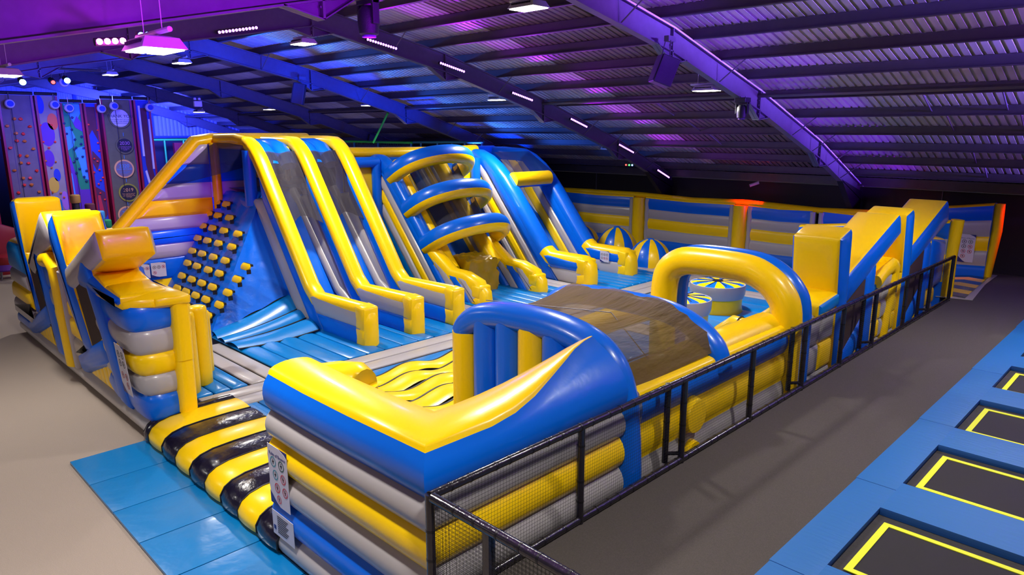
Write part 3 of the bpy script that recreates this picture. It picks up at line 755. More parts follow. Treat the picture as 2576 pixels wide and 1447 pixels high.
def build_slide_wall(root, y0, th, xt, zt, xe, ze, endx, zend, tubek='yel', rT=.2, bands=((.42, 'blue'), (.95, 'grey')), lowk=('grey', 'blue'), split=.95, platx=-22.6, name='side_wall', lowtop='yel', tube_to_end=True, endslope=None, curve=.55, bt=.35):
    d = V((xe-xt, ze-zt)).normalized(); nn = V((d.y, -d.x)); nn = nn if nn.y < 0 else -nn   # down-left normal
    def inter(off, z):
        p = V((xt, zt))+nn*off; return p+d*((z-p.y)/d.y)
    D = bands[-1][0]
    zt2 = zt+.05
    b = inter(0, ZF-.02)
    m = MB(); prev = .06
    for i, (w, k) in enumerate(bands):
        tp = zt-(.75 if i == 0 else .35)
        tp = tp if i == 0 else zt-bt
        q1, q2, q3, q4 = inter(prev, tp), inter(prev, ZF-.02), inter(w, ZF-.02), inter(w, zt-bt)
        m.bm(prism([tuple(q1), tuple(q2), tuple(q3), tuple(q4)], th-.04, YP_(y0+.02), (k, k), puff=.35, pmax=.08)); prev = w
    m.build(name, root, smooth=40)
    # low end wall
    b2 = inter(0, ze)
    if endslope: topl = [(b2.x+.02, ze-.02)]+endslope
    else: topl = [(b2.x+.02, ze-.02), (endx, zend)]
    poly = [(x_, z_-.06) for x_, z_ in topl]+[(endx, ZF-.02), (b.x+.02, ZF-.02)]
    if lowk == 'stripes':
        cuts = []
        for q in range(1, 6): cuts.append(((b2.x+.42*q, ze), (nn.x, nn.y)))
        def mf(u, v, w, n):
            o = -(V((u, v))-V((b2.x, ze))).dot(nn)/abs(nn.x)
            return 'grey' if int(math.floor(o/.42)) % 2 == 0 else 'blue'
    else:
        cuts = [((0, split), (0, 1))]
        def mf(u, v, w, n): return lowk[0] if v > split else lowk[1]
    m = MB(); m.bm(prism(poly, th, YP_(y0), None, cuts=cuts, mfn=mf, puff=.25, pmax=.06)); m.build('low_wall', root, smooth=40)
    # tube along the top
    yc = y0+th/2
    def seg(p, q, n): return [(p[0]+(q[0]-p[0])*i/n, p[1]+(q[1]-p[1])*i/n) for i in range(1, n+1)]
    P0 = (platx, zt+.02)
    pts = [P0, (xt-curve*1.5, zt+.02)]
    for i in range(1, 6):
        s = i/5; q0 = V((xt-curve, zt+.02)); q1 = V((xt, zt)); q2 = q1+d*curve*1.6
        q1b = V((xt-.02, zt+.04)); p = q0*(1-s)**2+q1b*2*s*(1-s)+q2*s*s; pts.append(tuple(p))
    ee = V((b2.x, ze)); pts.append(tuple(ee-d*.25))
    secr = [((rT)*math.copysign(abs(math.cos(2*pi*q/20))**.8, math.cos(2*pi*q/20)), (th/2+.035)*math.copysign(abs(math.sin(2*pi*q/20))**.8, math.sin(2*pi*q/20))) for q in range(20)]
    if tubek != lowtop:
        pts2 = pts+[tuple(inter(0, ze-.3))]
        m = MB(); m.sweep([(x, yc, z-rT*.6) for x, z in pts2], secr, tubek, (0, 1, 0)); m.build('top_tube', root)
        pts = [tuple(ee-d*.15)]
    p3 = ee+V((.22, -.1)); pts.append(tuple(p3)); 
    tl = topl[1:] if endslope else [(endx, zend)]
    for (x, z) in tl[:-1]: pts.append((x, z))
    lx, lz = tl[-1]
    pts += [(lx-.18, lz+.01), (lx-.03, lz-.1), (lx, lz-.3), (lx, ZF)]
    m = MB(); m.sweep([(x, yc, z-(rT*.55)) for x, z in pts[:-1]]+[(lx, yc, ZF)], secr, lowtop, (0, 1, 0)); m.build('yellow_top' if lowtop == 'yel' else 'top_tube', root, smooth=50)
    zc = (endslope[-1][1] if endslope else zend)
    for (za_, zb__) in ((ZF, (ZF+zc)/2-.05), ((ZF+zc)/2-.05, zc+.02)):
        m = MB(); m.bm(prism([(endx-.26, za_), (endx+.1, za_), (endx+.1, zb__), (endx-.26, zb__+(.03 if zb__ > zc else 0))], th+.03, YP_(y0-.015), ('yel', 'yel'), puff=.3, pmax=.05)); m.build('end_cap', root, smooth=50)
    return d, nn
# slide 1: double lane
r = thing('double_slide', 'tall double lane slide with three yellow topped walls on the left', 'inflatable slide', (-18, 11, 0))
d, nn = None, None
for y0 in (9.32, 10.78, 12.2):
    build_slide_wall(r, y0, .38, -20.05, 5.5, -17.1, 1.5, -14.5, 1.45, bands=((.5, 'blue'), (1.0, 'grey'), (1.75, 'blue')), bt=1.75)
for (a, b) in ((9.7, 10.78), (11.16, 12.2)):
    prof = [(-22.5, 4.0), (-20.4, 4.0), (-19.9, 3.6), (-17.9, .95), (-17.3, .62), (-16.2, .55)]
    m = MB(); vs = []; fs = []
    for (x, z) in prof: vs += [(x, a-.1, z), (x, b+.1, z), (x, a-.1, z-.3), (x, b+.1, z-.3)]
    for i in range(len(prof)-1): fs += [(4*i, 4*i+1, 4*i+5, 4*i+4), (4*i+2, 4*i+6, 4*i+7, 4*i+3)]
    fs += [(0, 2, 3, 1), (4*len(prof)-4, 4*len(prof)-3, 4*len(prof)-1, 4*len(prof)-2)]
    m.add(vs, fs, 'blue'); m.build('lane', r, smooth=30)
    # crown cushion between the walls at the top + hanging mesh
    m = MB()
    for k in range(2):
        ya = a+(b-a)*k/2; yb = a+(b-a)*(k+1)/2
        m.sweep([(-22.4, (ya+yb)/2, 5.34), (-20.95, (ya+yb)/2, 5.36), (-20.5, (ya+yb)/2, 5.26), (-20.15, (ya+yb)/2, 5.0), (-19.92, (ya+yb)/2, 4.72)], [(.17*math.cos(2*pi*q/12), (yb-ya)/2*math.sin(2*pi*q/12)) for q in range(12)], 'blue', (0, 1, 0))
    m.build('crown_cushion', r)
    m = MB(); vs = []; fs = []; nu, nv = 14, 16
    for i in range(nu+1):
        for j in range(nv+1):
            s = i/nu; t = j/nv; y = a+.02+(b-a-.04)*t
            L_ = 2.15+.45*abs(2*t-1)**2.2
            x = -20.05+.595*L_*s; z = 4.92-.80*L_*s-.1*math.sin(pi*t)*s
            vs.append((x+.02, y, z+.22+.03*math.sin(t*9+s*4)))
    for i in range(nu):
        for j in range(nv): fs.append((i*(nv+1)+j, i*(nv+1)+j+1, (i+1)*(nv+1)+j+1, (i+1)*(nv+1)+j))
    m.add(vs, fs, 'canopyd'); m.build('mesh_curtain', r, recalc=False)['label'] = 'see-through dark mesh sheet'
    # inner grey tube along the lane
    m = MB(); m.sweep([(-20.3, b-.02, 3.95), (-17.9, b-.02, .95+.25), (-17.2, b-.02, .8)], [(.16*math.cos(2*pi*q/14), .14*math.sin(2*pi*q/14)) for q in range(14)], 'grey', (0, 1, 0)); m.build('lane_bumper', r)
# blue posts and shade net of the climb entrance
m = MB(); m.tube([(-20.15, 9.36, 3.6), (-20.15, 9.36, 5.2)], .18, 'blue', fix=(1, 0, 0)); m.build('entry_post', r)
m = MB(); m.box((-22.6, 12.25, 3.8), (-20.2, 12.5, 5.3), 'blue'); m.build('platform_wall', r)
mb = MB(); mb.box((-22.5, 9.6, 4.3), (-22.3, 12.3, 5.1), 'blue'); mb.build('platform_wall', r)
# yellow framed window at the top platform
m = MB()
for a, b in (((-22.3, 4.35), (-20.3, 4.35)), ((-20.3, 4.35), (-20.3, 5.2)), ((-20.3, 5.2), (-22.3, 5.2)), ((-22.3, 5.2), (-22.3, 4.35))):
    m.rod((a[0], 10.9-.25, a[1]), (b[0], 10.9-.25, b[1]), .1, 'yel', 10)
m.add([(-22.3, 10.65, 4.35), (-20.3, 10.65, 4.35), (-20.3, 10.65, 5.2), (-22.3, 10.65, 5.2)], [(0, 1, 2, 3)], 'shade'); m.build('window_frame', r)

# perimeter wall beside the climb, rising diagonally to the platform
r = thing('banded_side_wall', 'purple and orange lit banded wall rising diagonally beside the climb', 'inflatable wall', (-22.8, 7, 0))
prof = [(4.6, .4), (4.6, 2.7), (6.35, 2.75), (8.85, 5.35), (12.5, 5.4), (12.5, .4)]
zsb = [.4, 1.12, 1.6, 2.05, 2.5, 2.95, 3.4, 3.85, 4.25, 4.7, 5.5]
zsb = [.4, .72, 1.45, 2.0, 2.5, 3.05, 3.55, 4.1, 4.45, 5.0, 5.5]
cuts, colr = hb([.4, 1.35, 1.98, 2.4, 2.82, 3.22, 3.72, 4.2, 4.75, 5.6], ['yel', 'blue', 'grey', 'blue', 'grey', 'yel', 'grey', 'blue', 'grey'])
m = MB(); m.bm(prism(prof, .5, lambda u, v, w: (-22.85+w, u, v), None, cuts=cuts+[((9.1, 0), (1, 0))], mfn=lambda u, v, w, n: ('yel' if (n.y > .4 and abs(n.z) < .5) else (colr(v) if u < 9.1 else ('blue' if int(v*2.2) % 2 else 'grey'))), puff=.3, pmax=.1)); m.build('band_tubes', r, smooth=45)
m = MB(); m.sweep([(-22.6, 4.7, 2.75), (-22.6, 6.3, 2.82), (-22.6, 8.8, 5.42), (-22.6, 9.3, 5.5), (-22.6, 12.6, 5.5)], [(.19*math.cos(2*pi*q/16), .3*math.sin(2*pi*q/16)) for q in range(16)], 'yel', (1, 0, 0)); m.build('top_tube', r)
m = MB(); m.tube([(-22.25, 9.25, 2.9), (-22.25, 9.25, 5.4)], .14, 'yel', fix=(1, 0, 0)); m.build('corner_post', r)
m = MB(); m.sweep([(-22.6, 9.35, 5.48), (-20.9, 9.35, 5.52), (-20.4, 9.4, 5.45)], [(.1*math.cos(2*pi*q/12), .16*math.sin(2*pi*q/12)) for q in range(12)], 'yel', (0, 0, 1)); m.build('top_tube', r)
m = MB(); m.add([(-22.35, 7.6, 4.05), (-22.35, 9.2, 5.4), (-20.2, 9.36, 5.4), (-20.15, 9.36, 4.75)], [(0, 1, 2, 3)], 'shade'); m.build('shade_net', r)['label'] = 'dark blue see-through shade net'
r = thing('rules_sign', 'pair of white rules sheets on the lower blue band beside the climb', 'sign', (-22.25, 7, 1.7))
for yy in (6.78, 7.24):
    sign(r, lambda u, v, t, yy=yy: (-22.2+t, yy+u, 1.68+v), .42, .44, '', [(-.12, .08, .05, 'ink'), (.01, .08, .05, 'ink'), (.14, .08, .05, 'red'), (-.12, -.08, .05, 'red')])

# ---- climbing wall
r = thing('climbing_wall', 'blue inclined inflatable climbing wall with yellow pegs', 'climbing wall', (-20, 8, 0))
def CZ(y): return 1.1+1.35*(y-7.4)
m = MB(); ny, nx_ = 22, 30; vs = []; fs = []
for j in range(ny+1):
    y = 6.95+(9.62-6.95)*j/ny
    xr = -18.0+(-20.0+18.0)*j/ny
    for i in range(nx_+1):
        s = i/nx_; x = -22.5+(xr+22.5)*s
        b = .05*abs(math.sin((x+22.5)*pi/.72))
        vs.append((x, y+.03-b*.4, min(CZ(y), 3.95)-.06+b*.5))
for j in range(ny):
    for i in range(nx_): fs.append((j*(nx_+1)+i, j*(nx_+1)+i+1, (j+1)*(nx_+1)+i+1, (j+1)*(nx_+1)+i))
m.add(vs, fs, 'bluew'); m.build('climb_surface', r, smooth=60, recalc=False)
m = MB(); vs = []; fs = []; n1, n2 = 18, 14
for i in range(n1+1):
    s = i/n1; P0 = V((-18.0-2.0*s, 6.95+2.67*s, .52+3.45*s))
    P1 = V((-18.25-1.85*s, 9.32+.12*s, 1.2+2.8*s))
    for j in range(n2+1):
        t = j/n2; p = P0.lerp(P1, t); sag = .22*math.sin(pi*t)*(1-s)*s*4*.5
        p.z -= sag; p.z += .05*abs(math.sin(t*pi*3))*(1-s)
        vs.append(tuple(p))
for i in range(n1):
    for j in range(n2): fs.append((i*(n2+1)+j, i*(n2+1)+j+1, (i+1)*(n2+1)+j+1, (i+1)*(n2+1)+j))
m.add(vs, fs, 'bluew'); m.build('side_slope', r, smooth=60, recalc=False)
# fan of cushions at the foot of the slope
FA = [V((-18.1, 7.0, .6)), V((-17.4, 6.9, .57)), V((-16.95, 6.9, .56)), V((-16.3, 6.95, .55))]
FB = [V((-18.29, 9.3, 1.2)), V((-17.7, 9.3, .88)), V((-17.25, 9.3, .7)), V((-16.4, 9.2, .56))]
m = MB()
for k in range(3):
    vs = []; fs = []
    for i in range(11):
        s = i/10; pA = FA[k].lerp(FB[k], s); pB = FA[k+1].lerp(FB[k+1], s)
        for j in range(9):
            t = j/8; p = pA.lerp(pB, t); p.z += .1*math.sin(pi*t)**.7-.06*math.sin(pi*s); vs.append(tuple(p))
    for i in range(10):
        for j in range(8): fs.append((i*9+j, i*9+j+1, (i+1)*9+j+1, (i+1)*9+j))
    m.add(vs, fs, 'cyan')
m.build('fan_cushions', r, smooth=60, recalc=False)
m = MB()
for k in range(4):
    pts = []
    for i in range(9): p = FA[k].lerp(FB[k], i/8); p.z += .02-.06*math.sin(pi*i/8); pts.append(tuple(p))
    m.tube(pts, .018, 'seam', 6, fix=(0, 0, 1))
m.build('seam_lines', r)
ROWS = [(9.21, [-22.25, -21.53]), (8.96, [-22.32, -21.63, -20.81]), (8.70, [-22.2, -21.48, -20.67, -19.72]), (8.45, [-22.04, -21.32, -20.53, -19.63]),
        (8.19, [-21.88, -21.15, -20.35, -19.53, -18.24]), (7.95, [-21.71, -21.0, -20.19, -19.44, -18.31]), (7.70, [-21.57, -20.83, -20.1, -19.37, -18.38]),
        (7.47, [-21.4, -20.73, -20.03, -19.32, -18.45]), (7.25, [-20.92, -20.19, -19.49, -18.73])]
for y, xs_ in ROWS:
    for x in xs_:
        z = CZ(y)
        MB().bm(prism([(-.22, -.055), (.22, -.055), (.25, 0), (.22, .055), (-.22, .055), (-.25, 0)], .13, lambda u, v, w: (x+u, y-.08+v*.6-w*.25+.06, z+v+w*.2), ('yel', 'yel'), puff=.3)).build('peg', r, smooth=50)
mb = MB()
for y, xs_ in ROWS:
    for x in xs_: mb.box((x-.19, y+.0, CZ(y)+.04), (x+.27, y+.05, CZ(y)+.1), 'seam').box((x+.3, y-.16, CZ(y-.1)+.0), (x+.33, y-.05, CZ(y-.05)+.05), 'seam')
mb.build('peg_straps', r, smooth=0)

# ---- slide 2 : hoop slide
r = thing('hoop_slide', 'steep inflatable slide wrapped in three blue and yellow hoops', 'inflatable slide', (-18, 15.5, 0))
endsl = [(-17.0, 1.35), (-16.3, 1.33), (-15.8, 1.18), (-15.55, 1.05)]
for y0, kk in ((14.2, 0), (16.75, 1)):
    es_ = endsl
    build_slide_wall(r, y0, .42, -20.5, 4.85, -18.0, 1.95, -15.6, 1.1, tubek='blue', rT=.26, bands=((.36, 'blue'), (.66, 'grey'), (.98, 'yel'), (1.3, 'grey'), (1.75, 'cyan')), lowk='stripes', lowtop='yel', endslope=es_, curve=.4)
for yr in (14.78, 16.68):
    # yellow rail inside each side tube
    m = MB(); m.sweep([(-20.4, yr, 4.66), (-19.2, yr, 3.27), (-18.2, yr, 2.1), (-17.8, yr, 1.6), (-17.3, yr-.1, 1.25)], [(.26*math.cos(2*pi*q/16), .24*math.sin(2*pi*q/16)) for q in range(16)], 'yel', (0, 1, 0)); m.build('inner_rail', r)
def hoop(root, c, w, up, out, r0=.2):
    """arch tube between both side walls, upper half blue lower half yellow; c = foot centre height point"""
    n = 24; pts = []
    for i in range(n+1):
        a = pi*i/n
        y = c[1]-math.cos(a)*w
        s = math.sin(a)**.62
        pts.append((c[0]+out*s, y, c[2]+up*s))
    plane = V((out, 0, up)).normalized(); fix = V((plane.z, 0, -plane.x))  # normal to hoop plane pointing forward-down
    k = 18; sec = [(r0*1.1*math.cos(2*pi*q/k), r0*1.45*math.sin(2*pi*q/k)) for q in range(k)]
    ms = []
    for q in range(k):
        a_ = 2*pi*(q+.5)/k
        ms.append('blue' if math.sin(a_-.5*pi+pi*.5+.35) < 0.05 else 'yel')
    m = MB(); m.sweep(pts, sec, ms, fix); return m.build('hoop', root, smooth=60)
for (c, up, out) in (((-20.05, 15.75, 4.25), .75, 1.35), ((-19.15, 15.75, 3.15), .75, 1.35), ((-18.25, 15.75, 2.05), .75, 1.35)):
    hoop(r, c, 1.46, up, out, .23)
# smoky mesh skins between hoops
for (c0, c1) in (((-20.0, 4.1), (-19.2, 3.15)), ((-19.1, 3.0), (-18.3, 2.05))):
    m = MB(); vs = []; fs = []; n = 22; k = 8
    for i in range(n+1):
        a = pi*i/n; s = math.sin(a)**.62
        for j in range(k+1):
            t = j/k; x = c0[0]+(c1[0]-c0[0])*t+1.15*s; z = c0[1]+(c1[1]-c0[1])*t+.62*s-.06*math.sin(pi*t)
            vs.append((x, 15.75-math.cos(a)*1.0, z))
    for i in range(n):
        for j in range(k): fs.append((i*(k+1)+j, i*(k+1)+j+1, (i+1)*(k+1)+j+1, (i+1)*(k+1)+j))
    m.add(vs, fs, 'canopyd'); m.build('mesh_skin', r, recalc=False)['label'] = 'smoky see-through mesh between two hoops'
prof = [(-22.5, 3.6), (-20.7, 3.6), (-19.5, 2.4), (-18.2, .9), (-17.6, .6)]
m = MB(); vs = []; fs = []
for (x, z) in prof: vs += [(x, 14.5, z), (x, 16.9, z), (x, 14.5, z-.3), (x, 16.9, z-.3)]
for i in range(len(prof)-1): fs += [(4*i, 4*i+1, 4*i+5, 4*i+4), (4*i+2, 4*i+6, 4*i+7, 4*i+3)]
m.add(vs, fs, 'blue'); m.build('lane', r, smooth=30)
# crumpled yellow block in the mouth of the hoop slide
m = MB(); b = bmesh.new(); bmesh.ops.create_grid(b, x_segments=1, y_segments=1, size=.5); b.free()
b = bmesh.new(); bmesh.ops.create_cube(b, size=1); bmesh.ops.subdivide_edges(b, edges=b.edges[:], cuts=9, use_grid_fill=True)
for v in b.verts:
    n_ = .05*math.sin(v.co.x*17+v.co.z*9)*math.cos(v.co.y*13)+.035*math.sin(v.co.y*27+v.co.z*19)
    v.co = V((-17.35+v.co.x*1.1*(1-.12*v.co.z)+n_, 15.6+v.co.y*1.25, 1.08+v.co.z*1.1+n_-.1*v.co.x))
m.bm((b, ['yel_shaded'])); tag(m.build('foam_block', smooth=70), 'crumpled shiny yellow block inside the mouth of the hoop slide', 'foam block')
# tower behind the slides: yellow panels, blue frame
r = thing('slide_tower', 'blue and yellow framed tower block between the double slide and the hoop slide', 'inflatable tower', (-21.5, 14, 0))
m = MB()
for (y, zt) in ((12.95, 4.75), (14.05, 4.75)): m.tube([(-20.55, y, .5), (-20.55, y, zt)], .17, 'blue', fix=(1, 0, 0))
m.tube([(-20.55, 12.8, 4.72), (-20.55, 14.1, 4.72)], .18, 'blue'); m.build('blue_posts', r)
m = MB(); m.bm(prism([(12.9, 2.2), (14.1, 2.2), (14.1, 4.6), (12.9, 4.6)], .25, lambda u, v, w: (-20.95+w, u, v), ('yel', 'yel'), cuts=(), puff=.3)); m.build('yellow_panel', r)
m = MB(); m.bm(prism([(12.9, .5), (14.1, .5), (14.1, 2.2), (12.9, 2.2)], .3, lambda u, v, w: (-20.95+w, u, v), ('blue', 'blue'), cuts=(), puff=.3)); m.build('blue_panel', r)
m = MB(); m.lathe((-20.72, 13.1, 3.5), [(.28, 0), (.3, .04), (.2, .06)], 'ink', 20, 'x'); m.build('round_opening', r)
m = MB(); m.sweep([(-21.5, 12.5, 5.05), (-21.2, 14.4, 5.02), (-21.0, 17.6, 5.0), (-21.2, 19.2, 5.05)], [(.22*math.cos(2*pi*q/14), .18*math.sin(2*pi*q/14)) for q in range(14)], 'yel', (0, 0, 1)); m.build('top_tube', r)
m = MB(); m.box((-22.9, 12.6, .5), (-22.6, 22, 4.9), 'blue'); m.build('rear_wall', r)
m = MB(); m.bm(prism([(17.3, 2.2), (18.6, 2.2), (18.6, 4.75), (17.3, 4.75)], .25, lambda u, v, w: (-20.95+w, u, v), ('yel', 'yel'), puff=.3)); m.build('yellow_panel', r)
m = MB(); m.tube([(-20.5, 18.6, .5), (-20.5, 18.6, 4.75)], .2, 'blue', fix=(1, 0, 0)); m.build('blue_posts', r)

# ---- slide 3 : big blue tubes
r = thing('blue_arch_slide', 'slide framed by two thick shiny blue tubes with an orange-lit crossbar', 'inflatable slide', (-18, 20.3, 0))
for y0 in (18.75, 21.15):
    build_slide_wall(r, y0, .6, -20.0, 4.95, -17.1, 1.45, -15.2, 1.33, tubek='blue', rT=.34, bands=((.5, 'blue'), (.85, 'grey'), (1.25, 'yel'), (1.6, 'grey')), lowk=('blue', 'grey'), split=.95, lowtop='yel', curve=1.15)
m = MB(); m.sweep([(-18.95, 19.1, 3.93), (-18.95, 21.1, 3.93)], [(.26*math.cos(2*pi*q/16), .3*math.sin(2*pi*q/16)) for q in range(16)], ['blue' if 7 < q < 14 else 'yel' for q in range(16)], (0, 0, 1)); m.build('crossbar', r)
m = MB(); m.add([(-20.2, 19.3, 4.95), (-20.2, 21.3, 4.95), (-18.75, 21.3, 4.1), (-18.75, 19.3, 4.1)], [(0, 1, 2, 3)], 'shade'); m.build('shade_net', r)
prof = [(-22.5, 3.4), (-20.6, 3.4), (-19.5, 2.4), (-18.2, .9), (-17.6, .6)]
m = MB(); vs = []; fs = []
for (x, z) in prof: vs += [(x, 19.2, z), (x, 21.2, z), (x, 19.2, z-.3), (x, 21.2, z-.3)]
for i in range(len(prof)-1): fs += [(4*i, 4*i+1, 4*i+5, 4*i+4), (4*i+2, 4*i+6, 4*i+7, 4*i+3)]
m.add(vs, fs, 'blue'); m.build('lane', r, smooth=30)
m = MB(); m.tube([(-22.5, 19.05, 4.9), (-22.5, 21.45, 4.9)], .25, 'blue'); m.build('top_tube', r)
r = thing('rules_sign', 'small white rules sheet on the low end wall of the blue tube slide', 'sign', (-16, 21.1, 1))
sign(r, lambda u, v, t: (-16.02+u, 21.07-t, 1.12+v), .42, .42, '', [(-.12, .07, .05, 'ink'), (.0, .07, .05, 'ink'), (.12, .07, .05, 'ink'), (-.12, -.07, .05, 'ink'), (.0, -.07, .05, 'red'), (.12, -.07, .05, 'red')])

# ---- striped domes
def dome(x, y, R, H, label, z=ZF):
    prof = [(R*math.cos(a), H*math.sin(a)) for a in [pi/2*i/9 for i in range(9)]]+[(R*.14, H*1.0), (R*.1, H*1.015)]
    n = 48
    m = MB(); m.lathe((x, y, z), [(R*.97, 0)]+prof, lambda i, q: 'blue' if (i >= 9 or (q//4) % 2) else 'yel', n)
    return tag(m.build('striped_dome', smooth=50), label, 'inflatable dome', 'blue and yellow striped domes')
dome(-15.75, 23.7, .88, 1.05, 'blue and yellow striped dome half hidden behind the yellow arch')
dome(-18.2, 24.75, .95, 1.2, 'blue and yellow striped dome behind the low end of the blue tube slide')
dome(-20.3, 24.9, .9, 1.1, 'barely visible striped dome beside the foot of the thick blue tube')

# ---- back wall of the course
r = thing('banded_back_wall', 'long banded inflatable wall under the dark building wall', 'inflatable wall', (-15, 27.2, 0))
BB = [(.4, .95, 'blue'), (.95, 1.42, 'grey'), (1.42, 1.88, 'yel'), (1.88, 2.3, 'grey'), (2.3, 2.78, 'blue')]
secb, msb = bandsec(BB, .5, .05, 'yel', .1)
for a, b in ((-23.4, -18.95), (-18.3, -13.95), (-13.35, -10.75), (-10.35, -8.0), (-7.9, -6.6)):
    MB().sweep([(a, 27.25, 0), ((a+b)/2, 27.25, 0), (b, 27.25, 0)], (lambda i, s=secb: [(x, z*(1 if i != 1 else .985)) for x, z in s]), msb, (0, 0, 1), capmat='grey').build('band_panel', r, smooth=50)
for x in (-18.62, -13.65, -7.95):
    MB().tube([(x, 26.98, .4), (x, 26.98, 2.8)], .3, 'yel', 18, fix=(1, 0, 0)).build('yellow_pillar', r)
for x in (-19.05, -18.2, -14.05, -13.25, -10.72, -10.4, -8.35):
    MB().tube([(x, 27.02, .4), (x, 27.02, 2.75)], .11, 'grey', 12, fix=(1, 0, 0)).build('grey_strip', r)
MB().tube([(-23.4, 27.2, 2.86), (-18.62, 27.2, 2.9), (-16, 27.2, 2.83), (-13.65, 27.2, 2.9), (-10.6, 27.2, 2.8), (-7.95, 27.2, 2.88), (-6.6, 27.2, 2.9)], .2, 'yel', 14, ry=.12).build('top_tube', r)

# ---- fence side: lane with arches
def YZ(u, v, w): return (u, v, w)
r = thing('inflatable_arch', 'blue inflatable arch closed by upright blue and yellow columns, nearest the camera', 'inflatable arch', (-7.2, 7.5, 0))
ap = [(-8.55, 2.5), (-8.42, 2.66), (-8.1, 2.82), (-7.5, 2.93), (-6.6, 2.95), (-5.95, 2.84), (-5.58, 2.6), (-5.38, 2.2), (-5.3, 1.6), (-5.26, .9), (-5.26, .05)]
m = MB(); m.sweep(smooth([(x, 7.52, z) for x, z in ap]), [(.22*math.cos(2*pi*q/18), .27*math.sin(2*pi*q/18)) for q in range(18)], 'blue', (0, 1, 0)); m.build('arch_tube', r, smooth=60)
cols = ['yel', 'blue', 'blue', 'yel', 'blue', 'blue', 'blue']
xs_ = [-8.78, -8.25, -7.74, -7.24, -6.74, -6.25, -5.8, -5.4]
for a, b, k in zip(xs_, xs_[1:], cols):
    zt = 2.5 if a < -8.5 else 2.85
    MB().tube([((a+b)/2, 7.52, .4), ((a+b)/2, 7.52, zt if b < -6 else 2.6)], (b-a)/2+.01, k, 16, fix=(1, 0, 0), ry=.26).build('column', r, smooth=60)
MB().box((-8.7, 7.22, .5), (-8.05, 7.4, 1.0), 'yel').build('foot_cushion', r)
# arch 2
r = thing('inflatable_arch', 'low blue inflatable arch holding up the far edge of the brown canopy', 'inflatable arch', (-7, 10, 0))
ap2 = [(-9.1, 2.2), (-8.75, 2.58), (-8.2, 2.74), (-7.2, 2.78), (-6.4, 2.76), (-5.85, 2.62), (-5.45, 2.35), (-5.32, 2.1), (-5.28, 1.95)]
m = MB(); m.sweep(smooth([(x, 10.1, z) for x, z in ap2]), [(.19*math.cos(2*pi*q/18), .24*math.sin(2*pi*q/18)) for q in range(18)], 'blue', (0, 1, 0)); m.build('arch_tube', r, smooth=60)
m = MB(); m.tube([(-9.15, 10.1, .4), (-9.12, 10.1, 2.3)], .22, 'blue', fix=(1, 0, 0)); m.build('leg', r)
# canopy
m = MB(); vs = []; fs = []; nu, nv = 30, 16
A1 = [(-9.0, 2.15), (-8.75, 2.5), (-8.2, 2.88)] + ap[3:8]; A2 = [(-9.4, 2.0), (-9.0, 2.5), (-8.4, 2.85)]+[(x, z+.12) for x, z in ap2[3:8]]
def along(P, s):
    Ls = [0]
    for (a, b), (c, d_) in zip(P, P[1:]): Ls.append(Ls[-1]+math.hypot(c-a, d_-b))
    q = s*Ls[-1]
    for i in range(len(P)-1):
        if q <= Ls[i+1]+1e-9:
            t = (q-Ls[i])/(Ls[i+1]-Ls[i]); return (P[i][0]+(P[i+1][0]-P[i][0])*t, P[i][1]+(P[i+1][1]-P[i][1])*t)
for i in range(nu+1):
    for j in range(nv+1):
        s = i/nu; t = j/nv; a = along(A1, s); b = along(A2, s)
        sag = .16*math.sin(pi*t)*(.4+.6*math.sin(pi*s))
        vs.append((a[0]+(b[0]-a[0])*t, 7.6+2.42*t, a[1]+.08+(b[1]-a[1])*t-sag+.02*math.sin(s*30+t*5)))
for i in range(nu):
    for j in range(nv): fs.append((i*(nv+1)+j, i*(nv+1)+j+1, (i+1)*(nv+1)+j+1, (i+1)*(nv+1)+j))
m.add(vs, fs, 'canopy'); o = m.build('mesh_canopy', recalc=False); tag(o, 'wrinkled brown see-through canopy between two blue arches', 'canopy')
m = MB(); m.rod((-5.4, 7.9, 1.95), (-5.6, 8.6, 2.35), .008, 'trim', 5); m.rod((-5.6, 8.6, 2.35), (-6.6, 8.9, 2.9), .008, 'trim', 5); m.rod((-6.6, 8.9, 2.9), (-8.8, 8.2, 2.85), .008, 'trim', 5)
tag(m.build('drawcord'), 'thin pale cord lying across the brown canopy', 'cord')
# arch 3 (square-shouldered yellow and blue hoop)
r = thing('inflatable_arch', 'large square-shouldered arch, yellow on the near face and blue behind', 'inflatable arch', (-7, 12.9, 0))
ap3 = [(-8.02, .5), (-8.03, 1.6), (-8.03, 2.45), (-7.95, 2.85), (-7.7, 3.08), (-7.3, 3.16), (-6.3, 3.16), (-5.85, 3.04), (-5.52, 2.78), (-5.36, 2.4), (-5.34, 1.4), (-5.34, .1)]
for yy, k, nm in ((12.68, 'yel', 'near_tube'), (13.1, 'blue', 'far_tube')):
    m = MB(); m.sweep(smooth([(x, yy, z) for x, z in ap3]), [(.29*math.cos(2*pi*q/18), .25*math.sin(2*pi*q/18)) for q in range(18)], k, (0, 1, 0)); m.build(nm, r, smooth=60)
